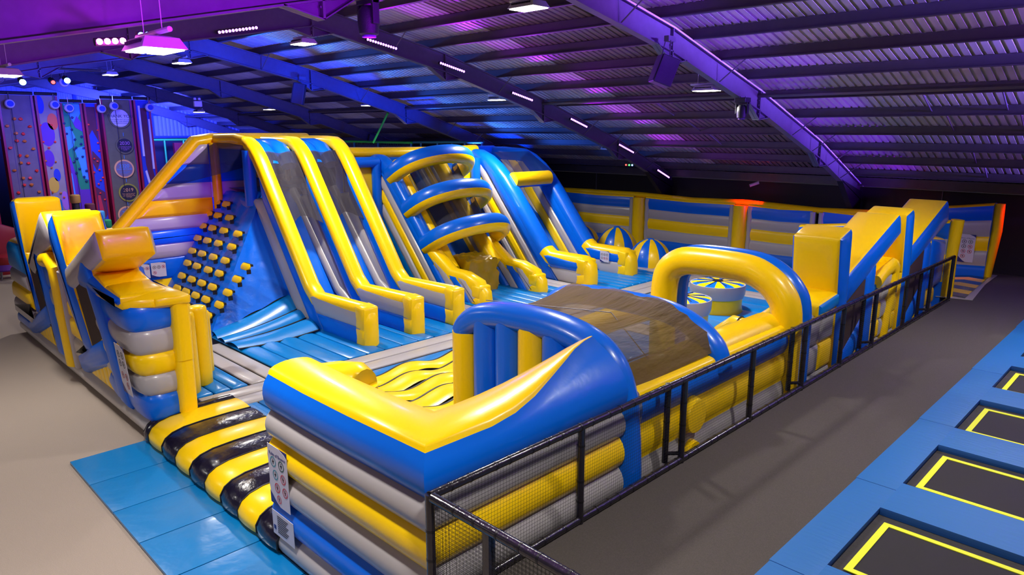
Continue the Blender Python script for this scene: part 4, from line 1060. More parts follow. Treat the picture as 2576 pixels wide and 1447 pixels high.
# side wall of the lane
r = thing('lane_side_wall', 'banded side wall behind the fence below the canopy, with a fat yellow top tube', 'inflatable wall', (-5.5, 10.5, 0))
BS = [(.02, .6, 'grey'), (.6, 1.18, 'grey'), (1.18, 1.72, 'yel'), (1.72, 2.14, 'blue')]
secs, mss = bandsec(BS, .34, .06, 'yel', .1)
MB().sweep([(-5.42, 7.8, 0), (-5.42, 10, 0), (-5.42, 12.6, 0)], secs, mss, (0, 0, 1)).build('band_tubes', r, smooth=50)
MB().tube([(-5.68, 7.8, 2.02), (-5.68, 9, 2.05), (-5.68, 11, 2.05), (-5.66, 12.5, 2.05)], .36, 'yel', 18).build('top_tube', r)
MB().tube([(-8.45, 10.3, 1.9), (-8.4, 11.4, 1.98), (-8.35, 12.5, 2.0)], .26, 'yel', 16).build('inner_tube', r)
MB().lathe((-5.2, 9.12, 1.5), [(.02, .14), (.26, .12), (.3, 0), (.3, -.3)], 'yel', 22, 'x').build('round_plug', r)
MB().lathe((-5.2, 9.15, .88), [(.02, .1), (.18, .09), (.2, 0), (.2, -.3)], 'yel', 22, 'x').build('round_plug', r)
# punch obstacles inside the lane
OB = [(-7.3, 14.6, .95, 'yellow bean-shaped pad with a black strap inside the lane under the arch'), (-6.4, 14.75, 1.35, 'shiny yellow pad standing against the arch leg inside the lane'), (-6.9, 8.9, 1.55, 'yellow pad dimly seen through the brown canopy')]
for x, y, h, t in OB:
    r = thing('obstacle_pad', t, 'obstacle', (x, y, ZF), 'yellow pads inside the lane')
    m = MB(); m.tube([(x-.5, y, h+.2), (x-.1, y, h+.45), (x+.4, y, h+.4), (x+.75, y, h+.2)], lambda i: [.16, .24, .25, .16][i], 'yel', 16); m.lathe((x, y, ZF), [(.22, 0), (.24, .3), (.22, h-.1)], 'yel', 18); m.build('pad', r, smooth=60)
    m = MB(); m.tube([(x+.1+.0, y+.27*math.cos(a), h+.42+.27*math.sin(a)) for a in [pi*i/8 for i in range(9)]], .014, 'seam', 6, fix=(1, 0, 0)); m.build('strap', r)
# spinning discs
for x, y, R, h, t in ((-10.08, 18.8, .8, 1.38, 'larger round striped disc cushion with grey skirt, seen through the yellow arch'), (-9.75, 16.35, .75, 1.4, 'smaller round striped disc cushion, left one seen through the yellow arch')):
    r = thing('disc_cushion', t, 'disc cushion', (x, y, ZF), 'round striped disc cushions')
    m = MB(); m.lathe((x, y, ZF), [(R*.93, 0), (R*.95, .02), (R*.9, .2), (R*.92, h-ZF-.35)], 'yel', 40); m.build('yellow_skirt', r, smooth=60)
    m = MB(); m.lathe((x, y, ZF), [(R*.95, h-ZF-.42), (R*1.0, h-ZF-.3), (R*1.01, h-ZF-.1), (R, h-ZF-.03)], 'grey', 40); m.build('grey_skirt', r, smooth=60)
    m = MB(); m.lathe((x, y, h), [(R, -.04), (R*.8, .0), (R*.12, .035), (R*.1, .035)], lambda i, q: 'yel' if (q//5) % 2 else 'blue', 80); m.build('striped_top', r, smooth=60)
    m = MB()
    for q in range(8): a = q*pi/4+.1; m.rod((x+.1*math.cos(a), y+.1*math.sin(a), h+.035), (x+R*.8*math.cos(a), y+R*.8*math.sin(a), h+.005), .014, 'seam', 6)
    m.lathe((x, y, h+.02), [(.16, 0), (.16, .03), (.1, .04)], 'seam', 20); m.build('centre_straps', r)

# ---- K-shaped struts on the fence side
r = thing('inflatable_strut_wall', 'blue and yellow slanting strut wall at the far end of the fence', 'inflatable wall', (-5.6, 18.5, 0))
def FSd(u, v, w): return (-5.25-w, u, v)
st = [('upright_strut', [(14.72, 3.6), (15.27, 3.76), (15.34, 2.76), (15.4, .1), (14.95, .1), (14.88, 2.3)], 'blue', 'yel', .95),
      ('diagonal_strut', [(15.34, 2.76), (18.35, 3.8), (18.52, 3.33), (15.4, 2.18)], 'blue', 'yel', .95),
      ('upright_strut', [(16.45, 2.58), (17.0, 2.85), (17.05, .1), (16.5, .1)], 'blue', 'blue', .5),
      ('upright_strut', [(18.92, 3.72), (19.4, 3.84), (19.55, 2.8), (19.62, .1), (19.15, .1), (19.12, 2.3)], 'blue', 'yel', .95),
      ('diagonal_strut', [(19.5, 2.86), (22.43, 3.85), (22.68, 3.25), (19.55, 2.35)], 'blue', 'yel', .95),
      ('upright_strut', [(20.75, 2.7), (21.25, 2.85), (21.25, .1), (20.78, .1)], 'blue', 'blue', .5),
      ('low_strut', [(15.4, .6), (15.4, 1.05), (16.5, 1.7), (16.5, 1.05)], 'blue', 'blue', .6),
      ('low_strut', [(19.62, .6), (19.62, 1.05), (20.78, 1.75), (20.78, 1.1)], 'blue', 'blue', .6),
      ('end_block', [(21.4, 1.5), (22.75, 1.5), (22.75, 2.72), (21.4, 2.9)], 'blue', 'yel', .6)]
for nm, poly, fc, sd, dp in st:
    m = MB(); tubebox(m, poly, dp, FSd, fc, sd); m.build(nm, r, smooth=40)
for poly in ([(15.42, 1.05), (15.42, 2.15), (16.46, 2.52), (16.46, 1.7)], [(19.64, 1.05), (19.64, 2.33), (20.76, 2.68), (20.76, 1.75)]):
    m = MB(); m.bm(prism(poly, .02, FSd, ('brownmesh', 'brownmesh'), puff=0, w0=-.01)); m.build('mesh_window', r)['label'] = 'brown mesh window'
for poly in ([(15.42, .1), (16.45, .1), (16.45, 1.1), (15.42, .62)], [(19.64, .1), (20.76, .1), (20.76, 1.1), (19.64, .62)]):
    m = MB(); tubebox(m, poly, .4, FSd, 'yel', 'yel', cuts=[((poly[0][0]+.3*i, 0), (1, 0)) for i in range(1, 4)], w0=.06); m.build('ribbed_triangle', r)
# curved yellow band between the two K groups
ppl = [(17.2, 2.35), (17.6, 2.52), (18.15, 2.62), (18.4, 2.5), (18.35, 2.1), (18.1, 1.4), (17.85, .1)]
m = MB(); m.sweep([(-5.22, y, z) for y, z in ppl], [(.17*math.cos(2*pi*q/14), .1*math.sin(2*pi*q/14)) for q in range(14)], 'yel', (1, 0, 0)); m.build('curved_band', r)
m = MB(); tubebox(m, [(17.05, .1), (18.9, .1), (18.95, 2.55), (18.6, 2.62), (17.05, 2.3)], .7, FSd, '', '', cuts=[((0, z), (0, 1)) for z in (.9, 1.35, 1.8, 2.1)]+[((17.75, 0), (1, 0)), ((18.6, 0), (1, 0))], mfn=lambda u, v, w, n: ('yel' if n.y > .6 else ('cyan' if (v > 2.1 and u < 18) else 'grey' if (v > 1.8 or v < .9 or (17.75 < u < 18.6)) else 'yel' if v < 1.6 else 'grey')), w0=.05); m.build('banded_panel', r, smooth=40)
m = MB(); tubebox(m, [(17.0, 2.3), (18.3, 2.62), (18.9, 2.62), (18.9, 2.45), (17.0, 2.12)], .85, FSd, 'yel', 'yel', w0=.06); m.build('top_cushion', r)
m = MB(); tubebox(m, [(13.95, 2.35), (14.9, 2.45), (14.9, 2.2), (13.95, 2.1)], .95, FSd, 'cyan', 'yel', w0=.0); m.build('top_cushion', r)
m = MB(); tubebox(m, [(13.5, .05), (14.9, .05), (14.9, 2.2), (13.5, 2.1)], .5, FSd, '', '', cuts=[((0, z), (0, 1)) for z in (.9, 1.5)]+[((14.2, 0), (1, 0))], mfn=lambda u, v, w, n: 'yel' if (v > .9 and v < 1.5 and u > 14.2) else 'grey', w0=.08); m.build('loose_flap', r)
m = MB(); tubebox(m, [(21.3, .1), (22.4, .1), (22.4, 1.6), (21.3, 1.6)], .5, FSd, '', '', cuts=[((0, z), (0, 1)) for z in (.95, 1.4)], mfn=lambda u, v, w, n: 'yel' if .95 < v < 1.6 else 'grey', w0=.08); m.build('banded_panel', r)

# ---- exit walls
BE = [(.1, 1.45, 'blue'), (1.45, 1.9, 'grey'), (1.9, 2.35, 'yel'), (2.35, 2.8, 'grey'), (2.8, 3.25, 'blue')]
r = thing('exit_wall', 'short banded wall ending in a yellow edge on the near side of the exit', 'inflatable wall', (-7, 23, 0))
sece, mse = bandsec([(.1, 1.5, 'blue'), (1.5, 1.9, 'yel'), (1.9, 2.3, 'yel'), (2.3, 2.75, 'grey'), (2.75, 3.2, 'blue')], .36, .04, 'yel', .08)
MB().sweep([(-9.5, 23.05, 0), (-7, 23.05, 0), (-5.2, 23.0, 0)], lambda i: [(a, b*(.84, .93, 1)[i]) for a, b in sece], mse, (0, 0, 1)).build('band_tubes', r, smooth=50)
MB().tube([(-5.1, 23.0, 1.05), (-5.12, 23.0, 2.2), (-5.06, 23.0, 3.3)], .17, 'yel', 14, fix=(0, 1, 0)).build('yellow_edge', r)
r = thing('exit_wall', 'banded wall with a rules sign and red-lit edge on the far side of the exit', 'inflatable wall', (-5.6, 27, 0))
sece, mse = bandsec([(.9, 1.45, 'blue'), (1.45, 1.95, 'grey'), (1.95, 2.42, 'yel'), (2.42, 2.95, 'grey'), (2.95, 3.42, 'blue')], .4, .05, 'yel', .08)
MB().sweep([(-6.7, 27.1, 0), (-5.9, 27.1, 0), (-4.95, 27.05, 0)], lambda i: [(a, b*(.93, .96, 1)[i]) for a, b in sece], mse, (0, 0, 1)).build('band_tubes', r, smooth=50)
MB().tube([(-4.95, 27.05, .95), (-4.9, 27.05, 1.6), (-4.82, 27.05, 2.6), (-4.84, 27.05, 3.48)], .15, 'yel', 14, fix=(0, 1, 0)).build('yellow_edge', r)
r = thing('rules_sign', 'tall white rules sign with seven round pictograms by the exit', 'sign', (-5.55, 26.85, 1.5))
sign(r, lambda u, v, t: (-5.54+u, 26.82-t, 1.98+v), .44, .92, 'Rules of Bounce', [(-.09, .22, .065, 'ink'), (.09, .22, .065, 'darkgreen'), (-.09, .06, .065, 'ink'), (.09, .06, .065, 'red'), (-.09, -.1, .065, 'red'), (.09, -.1, .065, 'red'), (-.09, -.26, .065, 'red')])
r = thing('exit_mat', 'black and yellow striped exit mat with pale grey border on the dark carpet', 'mat', (-4.9, 25.2, PF))
MB().add([(-5.3, 22.75, PF+.01), (-4.42, 22.95, PF+.01), (-4.66, 25.6, PF+.01), (-4.72, 27.6, PF+.01), (-5.3, 27.5, PF+.01), (-5.3, 22.75, PF+.03), (-4.42, 22.95, PF+.03), (-4.66, 25.6, PF+.03), (-4.72, 27.6, PF+.03), (-5.3, 27.5, PF+.03)],
         [(0, 1, 2, 3, 4), (5, 6, 7, 8, 9), (0, 1, 6, 5), (1, 2, 7, 6), (2, 3, 8, 7), (3, 4, 9, 8)], 'grey').build('border', r, smooth=0)
m = MB()
for k in range(8):
    a = 23.15+k*.55; b = a+.55; cc = 'black' if k % 2 == 0 else 'yel'
    xe = lambda y: -4.62-(y-23)*.055
    m.add([(-6.3, a, .95), (-5.3, a, PF+.05), (xe(a), a-.1, PF+.045), (xe(b), b-.1, PF+.045), (-5.3, b, PF+.05), (-6.3, b, .95)], [(0, 1, 4, 5), (1, 2, 3, 4)], cc)
m.build('stripes', r, recalc=False)

# ================================================================ LIGHT FITTINGS, SPEAKERS
def highbay(loc, label):
    x, y, z = loc; r = thing('high_bay_lamp', label, 'ceiling lamp', loc, 'hanging white high bay lamps')
    m = MB(); w, d_ = .34, .24
    def fr(sx, sy, z_): return [(x-sx, y-sy, z_), (x+sx, y-sy, z_), (x+sx, y+sy, z_), (x-sx, y+sy, z_)]
    m.add(fr(w, d_, z-.02)+fr(w*.8, d_*.75, z+.1)+fr(w*.6, d_*.4, z+.12), [(3, 2, 1, 0), (0, 1, 5, 4), (1, 2, 6, 5), (2, 3, 7, 6), (3, 0, 4, 7), (4, 5, 9, 8), (5, 6, 10, 9), (6, 7, 11, 10), (7, 4, 8, 11), (8, 9, 10, 11)], 'white')
    for i in range(12): m.box((x-w*.7+i*.042, y-d_*.97, z+.035), (x-w*.7+i*.042+.012, y-d_*.7, z+.07), 'ink')
    hs = m.build('housing', r, smooth=0)
    m = MB().box((x-w*.92, y-d_*.85, z-.035), (x+w*.92, y-.02, z-.021), 'lamp').box((x-w*.92, y+.02, z-.035), (x+w*.92, y+d_*.85, z-.021), 'lamp'); m.build('diffuser', hs, smooth=0)
    MB().rod((x-.5, y, z+.16), (x+.5, y, z+.16), .03, 'white').build('hanger_bar', r)
    m = MB(); zt = roofz(y)+.2
    for dx_ in (-.28, .28): m.rod((x+dx_, y, z+.16), (x+dx_, y, max(zt, z+.3)), .005, 'white', 5)
    m.build('suspension_wire', r)
    return r
hb0 = highbay((-10.3, 17.9, 6.85), 'lit high bay lamp right of the large loudspeaker, against the purple roof')
HB = [((-18.5, 17.9, 6.85), 'lit high bay lamp above the blue tube slide, third LED bar beside it'), ((-26.5, 17.9, 6.85), 'small lit lamp just right of the blue-lit loudspeaker'), ((-35, 17.6, 6.85), 'small lit lamp above the double slide, left of the loudspeaker'), ((-42.5, 17.0, 6.85), 'farthest lit lamp of its row, by the white emergency light'),
      ((-9.8, 10.3, 8.05), 'bright lamp at the top edge of the picture'), ((-18.1, 10.2, 8.07), 'lit lamp under the second frame, left of the first LED bar'), ((-26.1, 10.0, 8.07), 'small lit lamp just right of the largest lamp'), ((-33.6, 9.9, 8.07), 'small lit lamp in the upper left over the climbing towers'),
      ((-8.64, 3.03, 6.65), 'largest and nearest high bay lamp, hanging under the big purple beam'), ((-17.0, 3.15, 6.82), 'lamp cut off by the left edge of the picture')]
for loc, lb in HB: dup(hb0, loc, lb)
hbu = dup(hb0, (-18.9, 25.0, 5.0), 'switched-off high bay lamp above the back wall beside the LED bars')
for c in hbu.children_recursive:
    if c.name.startswith('diffuser'):
        c.data = c.data.copy(); c.data.materials[0] = M['white']

def ledbar(x, y0, zz0, y1, zz1, label, key='ledp', n=12):
    r = thing('led_bar', label, 'stage light', (x, (y0+y1)/2, (zz0+zz1)/2), 'LED wash bars')
    a = V((x+.14, y0, zz0)); b = V((x+.14, y1, zz1))
    hs = MB().rod(a, b, .045, 'speaker', 8).build('housing', r)
    m = MB()
    for i in range(n):
        c = a.lerp(b, (i+.5)/n); m.lathe((c.x+.03, c.y, c.z), [(.034, 0), (.034, .02), (.02, .03)], key, 10, 'x')
    m.build('lens_row', hs)
LB = [(11.7, 8.24, 12.73, 8.06), (14.3, 7.78, 15.31, 7.57), (17.42, 7.02, 18.44, 6.79), (20.49, 6.2, 21.47, 5.9), (23.51, 5.23, 24.56, 4.88), (26.36, 4.11, 27.33, 3.73), (7.54, 8.03, 8.55, 8.24)]
LN = ['purple LED bar beside the hanging moving head, top of the line', 'second purple LED bar down the frame', 'third purple LED bar, beside a high bay lamp', 'fourth purple LED bar down the frame', 'fifth purple LED bar, above the long back wall', 'lowest purple LED bar, next to the dark wall', 'bright white-violet LED bar on the near slope, upper left']
for (a, b, c, d_), t in zip(LB, LN): ledbar(-17.5, a, b, c, d_, t)
ledbar(-9.45, 2.62, 6.74, 2.95, 6.78, 'glaring magenta light left of the largest lamp', 'ledm', 4)
ledbar(-9.45, 3.08, 6.85, 3.3, 6.88, 'small cluster of bright blue-white lights on the largest lamp', 'ledb', 3)

def loudspeaker(c, h, w, d_, tilt, label, rz=0):
    r = thing('loudspeaker', label, 'loudspeaker', c, 'hanging loudspeakers')
    R = Matrix.Rotation(rz, 3, 'Z') @ Matrix.Rotation(tilt, 3, 'X')
    m = MB(); m.box((-w/2, -d_/2, -h/2), (w/2, d_/2, h/2), 'speaker'); m.v = [tuple(V(c)+R @ V(p)) for p in m.v]; m.build('cabinet', r, bevel=.02, smooth=0)
    m = MB(); m.box((-w*.44, -d_/2-.02, -h*.46), (w*.44, -d_/2, h*.46), 'ink'); m.v = [tuple(V(c)+R @ V(p)) for p in m.v]; m.build('grille', r, smooth=0)
    m = MB(); top = V(c)+V((0, 0, h/2))
    zt = roofz(c[1])-.55
    for dx_ in (-.12, .12): m.rod(top+V((dx_, 0, -.1)), (c[0]+dx_*.6, c[1]+.1, zt), .012, 'steel', 6)
    m.box((c[0]-.06, c[1]+.02, zt-.02), (c[0]+.06, c[1]+.3, zt+.1), 'steel')
    m.build('bracket', r)
loudspeaker((-9.1, 13.95, 7.05), .62, .42, .42, -.35, 'large black loudspeaker hanging from the violet-lit frame', -.7)
loudspeaker((-25.5, 14.05, 7.15), .78, .42, .42, -.2, 'blue-lit loudspeaker hanging from the blue frame', -.7)
loudspeaker((-33.9, 23.0, 5.3), .5, .4, .4, -.3, 'small dim loudspeaker just above the green topped play frame', -.5)

def movinghead(c, s, label):
    r = thing('moving_head', label, 'stage light', c, 'moving head spotlights'); x, y, z = c
    MB().box((x-.2*s, y-.2*s, z+.24*s), (x+.2*s, y+.2*s, z+.4*s), 'speaker').build('base', r, bevel=.02, smooth=0)
    m = MB(); m.box((x-.22*s, y-.06*s, z-.12*s), (x-.17*s, y+.06*s, z+.26*s), 'speaker').box((x+.17*s, y-.06*s, z-.12*s), (x+.22*s, y+.06*s, z+.26*s), 'speaker').box((x-.22*s, y-.07*s, z+.18*s), (x+.22*s, y+.07*s, z+.25*s), 'speaker'); m.build('yoke', r, bevel=.01, smooth=0)
    m = MB(); m.lathe((x, y, z-.28*s), [(.1*s, 0), (.15*s, .03*s), (.17*s, .2*s), (.16*s, .36*s), (.1*s, .44*s)], 'speaker', 20); lh = m.build('lamp_head', r)
    m = MB(); m.lathe((x, y, z-.3*s), [(.11*s, 0), (.11*s, .03*s)], 'purplec', 20); m.build('lens', lh)
    m = MB(); m.rod((x-.08, y, z+.4*s), (x-.08, y, roofz(y)-.55), .02, 'steel').rod((x+.08, y, z+.4*s), (x+.08, y, roofz(y)-.55), .02, 'steel'); m.build('clamp', r)
movinghead((-9.3, 6.33, 7.4), .95, 'large dark moving head light hanging at the top of the picture')
movinghead((-9.3, 18.05, 6.3), .8, 'small moving head light hanging from the lower part of the violet frame')
# small fittings
r = thing('effect_light', 'small dark fitting with red, green and blue dots above the back wall', 'stage light', (-18.5, 26, 4.3))
MB().box((-18.75, 25.95, 4.24), (-18.3, 26.1, 4.34), 'speaker').rod((-18.5, 26, 4.34), (-18.5, 26, 4.55), .012, 'steel').build('housing', r, smooth=0)
for dx_, k in ((-.17, 'ledr'), (0, 'ledg'), (.16, 'ledb')): MB().lathe((-18.52+dx_, 25.93, 4.29), [(.035, 0), (.035, .02)], k, 10, 'y').build('lens', r)
r = thing('emergency_light', 'white twin-head emergency light fixed to a far roof frame', 'emergency light', (-33.9, 13.5, 7.0))
MB().box((-33.95, 13.35, 6.85), (-33.8, 13.7, 7.1), 'white').build('box', r, bevel=.02, smooth=0)
for yy in (13.42, 13.62): MB().lathe((-33.9, yy, 7.15), [(.06, 0), (.07, .05), (.05, .1)], 'white', 12).build('lamp_head', r)
r = thing('security_camera', 'small pale bullet camera on the dark back wall', 'camera', (-13.5, 28.0, 3.6))
MB().rod((-13.5, 28.05, 3.72), (-13.5, 27.9, 3.68), .03, 'white').build('bracket', r)
MB().rod((-13.7, 27.7, 3.55), (-13.42, 27.92, 3.68), .065, 'white', 12).build('body', r)
SP = [((-30, 6.03, 7.41), 'ledc', 'pale cyan glowing spotlight at the far left'), ((-30, 6.95, 7.45), 'ledr', 'small red glowing spotlight between two others'), ((-30, 7.4, 7.53), 'ledb', 'deep blue glowing spotlight over the climbing towers')]
for c, k, t in SP:
    r = thing('spotlight', t, 'stage light', c, 'small coloured spotlights at the left')
    x, y, z = c; s = .1 if k != 'ledr' else .06
    MB().rod((x-.25, y, z+.1), (x, y, z), .1, 'speaker', 12).build('can', r)
    MB().lathe((x+.0, y, z), [(s, 0), (s, .03)], k, 16, 'x').build('lens', r)
    MB().rod((x-.15, y, z+.1), (x-.15, y, z+.36), .015, 'steel').build('bracket', r)
tag(MB().rod((-30.2, 5.2, 7.95), (-30.2, 8.6, 7.95), .04, 'purlin').build('light_bar'), 'thin dark bar carrying the coloured spotlights', 'lighting bar')

# ================================================================ CLIMBING TOWERS (plane x = TX)
TX = -36.0
def TW(u, v, w): return (TX+w, u, v)
def tower(y0, y1, zt, label, base, name='climbing_tower'):
    r = thing(name, label, 'climbing tower', (TX, (y0+y1)/2, 0), 'indoor climbing towers')
    MB().box((TX-.5, y0+.04, 0), (TX, y1-.04, zt), base).build('board', r, smooth=0)
    for y in (y0, y1):
        yq = y+.045 if y == y0 else y-.045
        MB().box((TX-.5, yq-.04, 0), (TX+.06, yq+.04, zt), 'tred').build('edge_post', r, smooth=0)
        MB().rod((TX+.03, y+(.07 if y == y0 else -.07), 0), (TX+.03, y+(.07 if y == y0 else -.07), zt), .025, 'royal', 6).build('light_strip', r)
    MB().rod((TX+.1, y0+.01, zt+.08), (TX+.1, y1-.01, zt+.08), .07, 'blackpaint', 10).build('top_bar', r)
    return r
def hold(r, y, z, k, s=.075):
    b = bmesh.new(); bmesh.ops.create_icosphere(b, subdivisions=1, radius=s)
    for v in b.verts: v.co = V((TX+.05+v.co.x*.7, y+v.co.y*random.uniform(.8, 1.3), z+v.co.z*random.uniform(.7, 1.1)))
    MB().bm((b, [k])).build('hold', r)
def blob(r, pts, k, name, w=.012):
    MB().bm(prism(pts, w, TW, (k, k), puff=0)).build(name, r, smooth=0)
def oval(cy, cz, ry, rz, n=20, knot=True):
    return [(cy+ry*math.cos(2*pi*i/n), cz+rz*math.sin(2*pi*i/n)) for i in range(n)]
def rope(r, y, zt):
    MB().rod((TX+.15, y, .3), (TX+.15, y, zt), .012, 'ink', 5).build('rope', r)
t1 = tower(6.25, 7.5, 7.22, 'grey patterned climbing tower with orange and red holds, leftmost wide tower', 'wood')
for y, z in [(6.97, 6.24), (7.25, 5.94), (6.98, 5.64), (6.72, 5.35), (6.46, 5.06), (6.74, 4.74), (7.02, 4.42), (7.28, 4.1), (7.0, 3.79), (6.75, 3.52), (6.5, 3.2)]: hold(t1, y, z, 'holdred')
for y, z in [(6.74, 6.25), (6.46, 5.96), (6.73, 5.65), (6.99, 5.34), (7.26, 5.01), (7.0, 4.73), (6.74, 4.44), (6.48, 4.14), (6.75, 3.81), (7.01, 3.51), (7.25, 3.2)]: hold(t1, y, z, 'holdor')
rope(t1, 6.68, 6.8)
t2 = tower(7.56, 8.4, 7.22, 'cream climbing tower painted with purple, blue and yellow balloons', 'cream')
for (cy, cz, ry, rz, k) in ((7.72, 6.85, .16, .38, 'royal'), (7.86, 5.62, .28, .5, 'purplec'), (7.8, 4.6, .2, .36, 'purplec'), (8.02, 3.88, .13, .27, 'royal'), (7.84, 3.45, .2, .34, 'yelb'), (7.82, 2.62, .21, .36, 'skyb'), (8.2, 2.75, .14, .42, 'pink'), (8.12, 6.15, .2, .35, 'orange')):
    blob(t2, oval(cy, cz, ry, rz), k, 'painted_balloon')
for y, z in [(7.65, 6.0), (8.05, 6.0), (7.66, 5.3), (8.1, 5.3), (7.84, 5.05), (7.66, 4.5), (8.02, 4.45), (7.84, 4.2), (7.75, 3.15), (8.05, 3.1), (7.7, 2.9), (8.15, 2.9)]: hold(t2, y, z, 'holdor' if z < 5 else 'holdred', .05)
t3 = tower(8.46, 9.3, 6.95, 'green, turquoise and purple climbing tower with dark holds', 'greenb')
blob(t3, [(8.52, 5.9), (8.75, 5.95), (8.9, 5.5), (8.8, 5.1), (8.52, 4.9)], 'skyb', 'painted_patch'); blob(t3, [(8.8, 5.0), (9.25, 5.1), (9.25, 3.6), (9.0, 3.7), (8.95, 4.3)], 'skyb', 'painted_patch')
blob(t3, [(8.6, 6.9), (9.2, 6.9), (9.25, 6.6), (8.95, 6.0), (8.7, 6.6)], 'skyb', 'painted_patch', .01); blob(t3, [(8.75, 6.5), (8.95, 5.9), (9.25, 5.7), (9.22, 6.1), (9.05, 6.4), (8.9, 6.1)], 'purplec', 'painted_patch', .016)
blob(t3, [(8.5, 4.9), (8.62, 4.6), (8.85, 3.2), (9.25, 3.2), (9.25, 1.5), (8.7, 1.5), (8.6, 3.5)], 'purplec', 'painted_patch', .009); blob(t3, [(8.5, 4.0), (8.6, 3.9), (8.65, 2.0), (8.5, 2.0)], 'skyb', 'painted_patch')
for y, z in [(8.49+.05, 6.08), (8.87, 6.33), (8.8, 5.82), (8.59, 5.64), (9.14, 5.51), (8.87, 5.39), (9.08, 5.19), (8.88, 5.03), (8.79, 4.98), (9.17, 5.02), (9.08, 4.65), (8.86, 4.57), (8.72, 4.43), (8.9, 4.12), (9.17, 4.02), (8.75, 3.94), (9.04, 3.76), (9.11, 3.57)]: hold(t3, y, z, 'holddk', .06)
rope(t3, 8.75, 6.7)
t4 = tower(9.36, 9.9, 6.95, 'narrow dark blue and maroon climbing tower with small red holds', 'royal')
for pts in ([(9.42, 6.8), (9.85, 6.8), (9.85, 5.2), (9.6, 5.8), (9.42, 5.5)], [(9.5, 4.9), (9.8, 4.5), (9.6, 4.0), (9.45, 4.4)], [(9.45, 3.3), (9.85, 3.0), (9.8, 2.0), (9.5, 1.6)]): blob(t4, pts, 'maroon', 'painted_patch')
blob(t4, [(9.5, 2.9), (9.6, 2.9), (9.68, 2.2), (9.62, 1.6), (9.5, 1.6)], 'red', 'painted_figure', .016)
for y, z in [(9.47, 6.03), (9.81, 5.79), (9.76, 5.23), (9.77, 4.88), (9.53, 4.54), (9.65, 4.42), (9.46, 3.94), (9.69, 4.04), (9.68, 3.57), (9.58, 3.41), (9.79, 3.69), (9.6, 3.0), (9.75, 2.7)]: hold(t4, y, z, 'holdred', .05)
t5 = tower(10.04, 11.35, 7.15, 'olive timeline climbing tower with round plaques of years', 'olive')
def plaque(r, cy, cz, R, ring, face, lines, lk, name='round_plaque'):
    m = MB(); m.lathe((TX+.01, cy, cz), [(R, 0), (R, .05), (R*.85, .05)], ring, 32, 'x'); m.lathe((TX+.01, cy, cz), [(R*.84, 0), (R*.84, .055)], face, 32, 'x'); pq = m.build(name, r, smooth=0)
    for s, sz, dz in lines: text(s, sz, lk, lambda a, b, c: (TX+.07+c*.2, cy+a, cz+b+dz), pq)
plaque(t5, 10.78, 6.33, .46, 'olive', 'paper', [('THANK YOU', .19, .08), ('FOR BEING PART OF OUR', .065, -.07), ('JOURNEY AND MAKING', .065, -.15), ('OUR MISSION POSSIBLE', .065, -.23)], 'ink')
plaque(t5, 10.85, 5.1, .38, 'olive', 'ink', [('2030', .22, .1), ('The journey has started\nand our dream, aim is to\nbe the long play\nactivity', .055, -.12)], 'pink')
plaque(t5, 10.72, 4.05, .42, 'peach', 'dgrey', [('2020', .22, .12), ('AND BEYOND', .1, -.02), ('our journey continues\nwith you all together\nfrom now', .05, -.17)], 'skyb')
plaque(t5, 10.78, 2.95, .42, 'lime', 'ink', [('2019', .22, .12), ('Activity Centre opens its\nincredible island with\nmiles of physical activity\nfor all ages', .055, -.12)], 'peach')
plaque(t5, 10.62, 1.93, .4, 'peach', 'dgrey', [('2008', .22, .1), ('the first\ncentre opens', .05, -.1)], 'skyb')
for cy, cz in ((10.85, 5.6), (10.78, 4.58), (10.75, 3.52), (10.7, 2.43)): MB().rod((TX+.03, cy, cz-.08), (TX+.03, cy, cz+.08), .012, 'skyb', 5).build('dotted_link', t5)
rope(t5, 10.6, 6.8)
t6 = tower(11.42, 12.15, 7.15, 'narrow blue tower with a pale ladder track, rightmost tower', 'royal')
for pts in ([(11.6, 6.9), (11.68, 6.9), (11.68, 4.6), (11.6, 4.6)], [(12.0, 6.3), (12.06, 6.3), (12.06, 4.0), (11.98, 4.0)]): blob(t6, pts, 'white', 'pale_track', .05)
blob(t6, [(11.7, 6.8), (11.96, 6.8), (11.96, 4.0), (12.1, 3.2), (11.9, 3.0), (11.7, 4.2)], 'maroon', 'painted_patch', .02)
blob(t6, [(11.62, 3.9), (11.7, 3.95), (11.95, 2.6), (11.85, 2.55)], 'white', 'pale_track', .05)
t7 = tower(5.0, 5.75, 6.6, 'black and white chequered climbing tower at the left edge with chess pieces', 'ink')
for i in range(9):
    for j in range(3):
        if (i+j) % 2 == 0: blob(t7, [(5.06+.22*j, .8+.42*i), (5.26+.22*j, .8+.42*i), (5.26+.22*j, 1.2+.42*i), (5.06+.22*j, 1.2+.42*i)], 'paper', 'white_square')
for j, i in ((1, 2), (2, 3), (1, 4), (0, 3)):
    cy, cz = 5.16+.22*j, 1.0+.42*i; k = 'ink' if (i+j) % 2 == 0 else 'paper'
    blob(t7, [(cy-.07, cz-.15), (cy+.07, cz-.15), (cy+.04, cz-.05), (cy+.05, cz+.08), (cy, cz+.15), (cy-.05, cz+.08), (cy-.04, cz-.05)], k, 'chess_piece', .02)
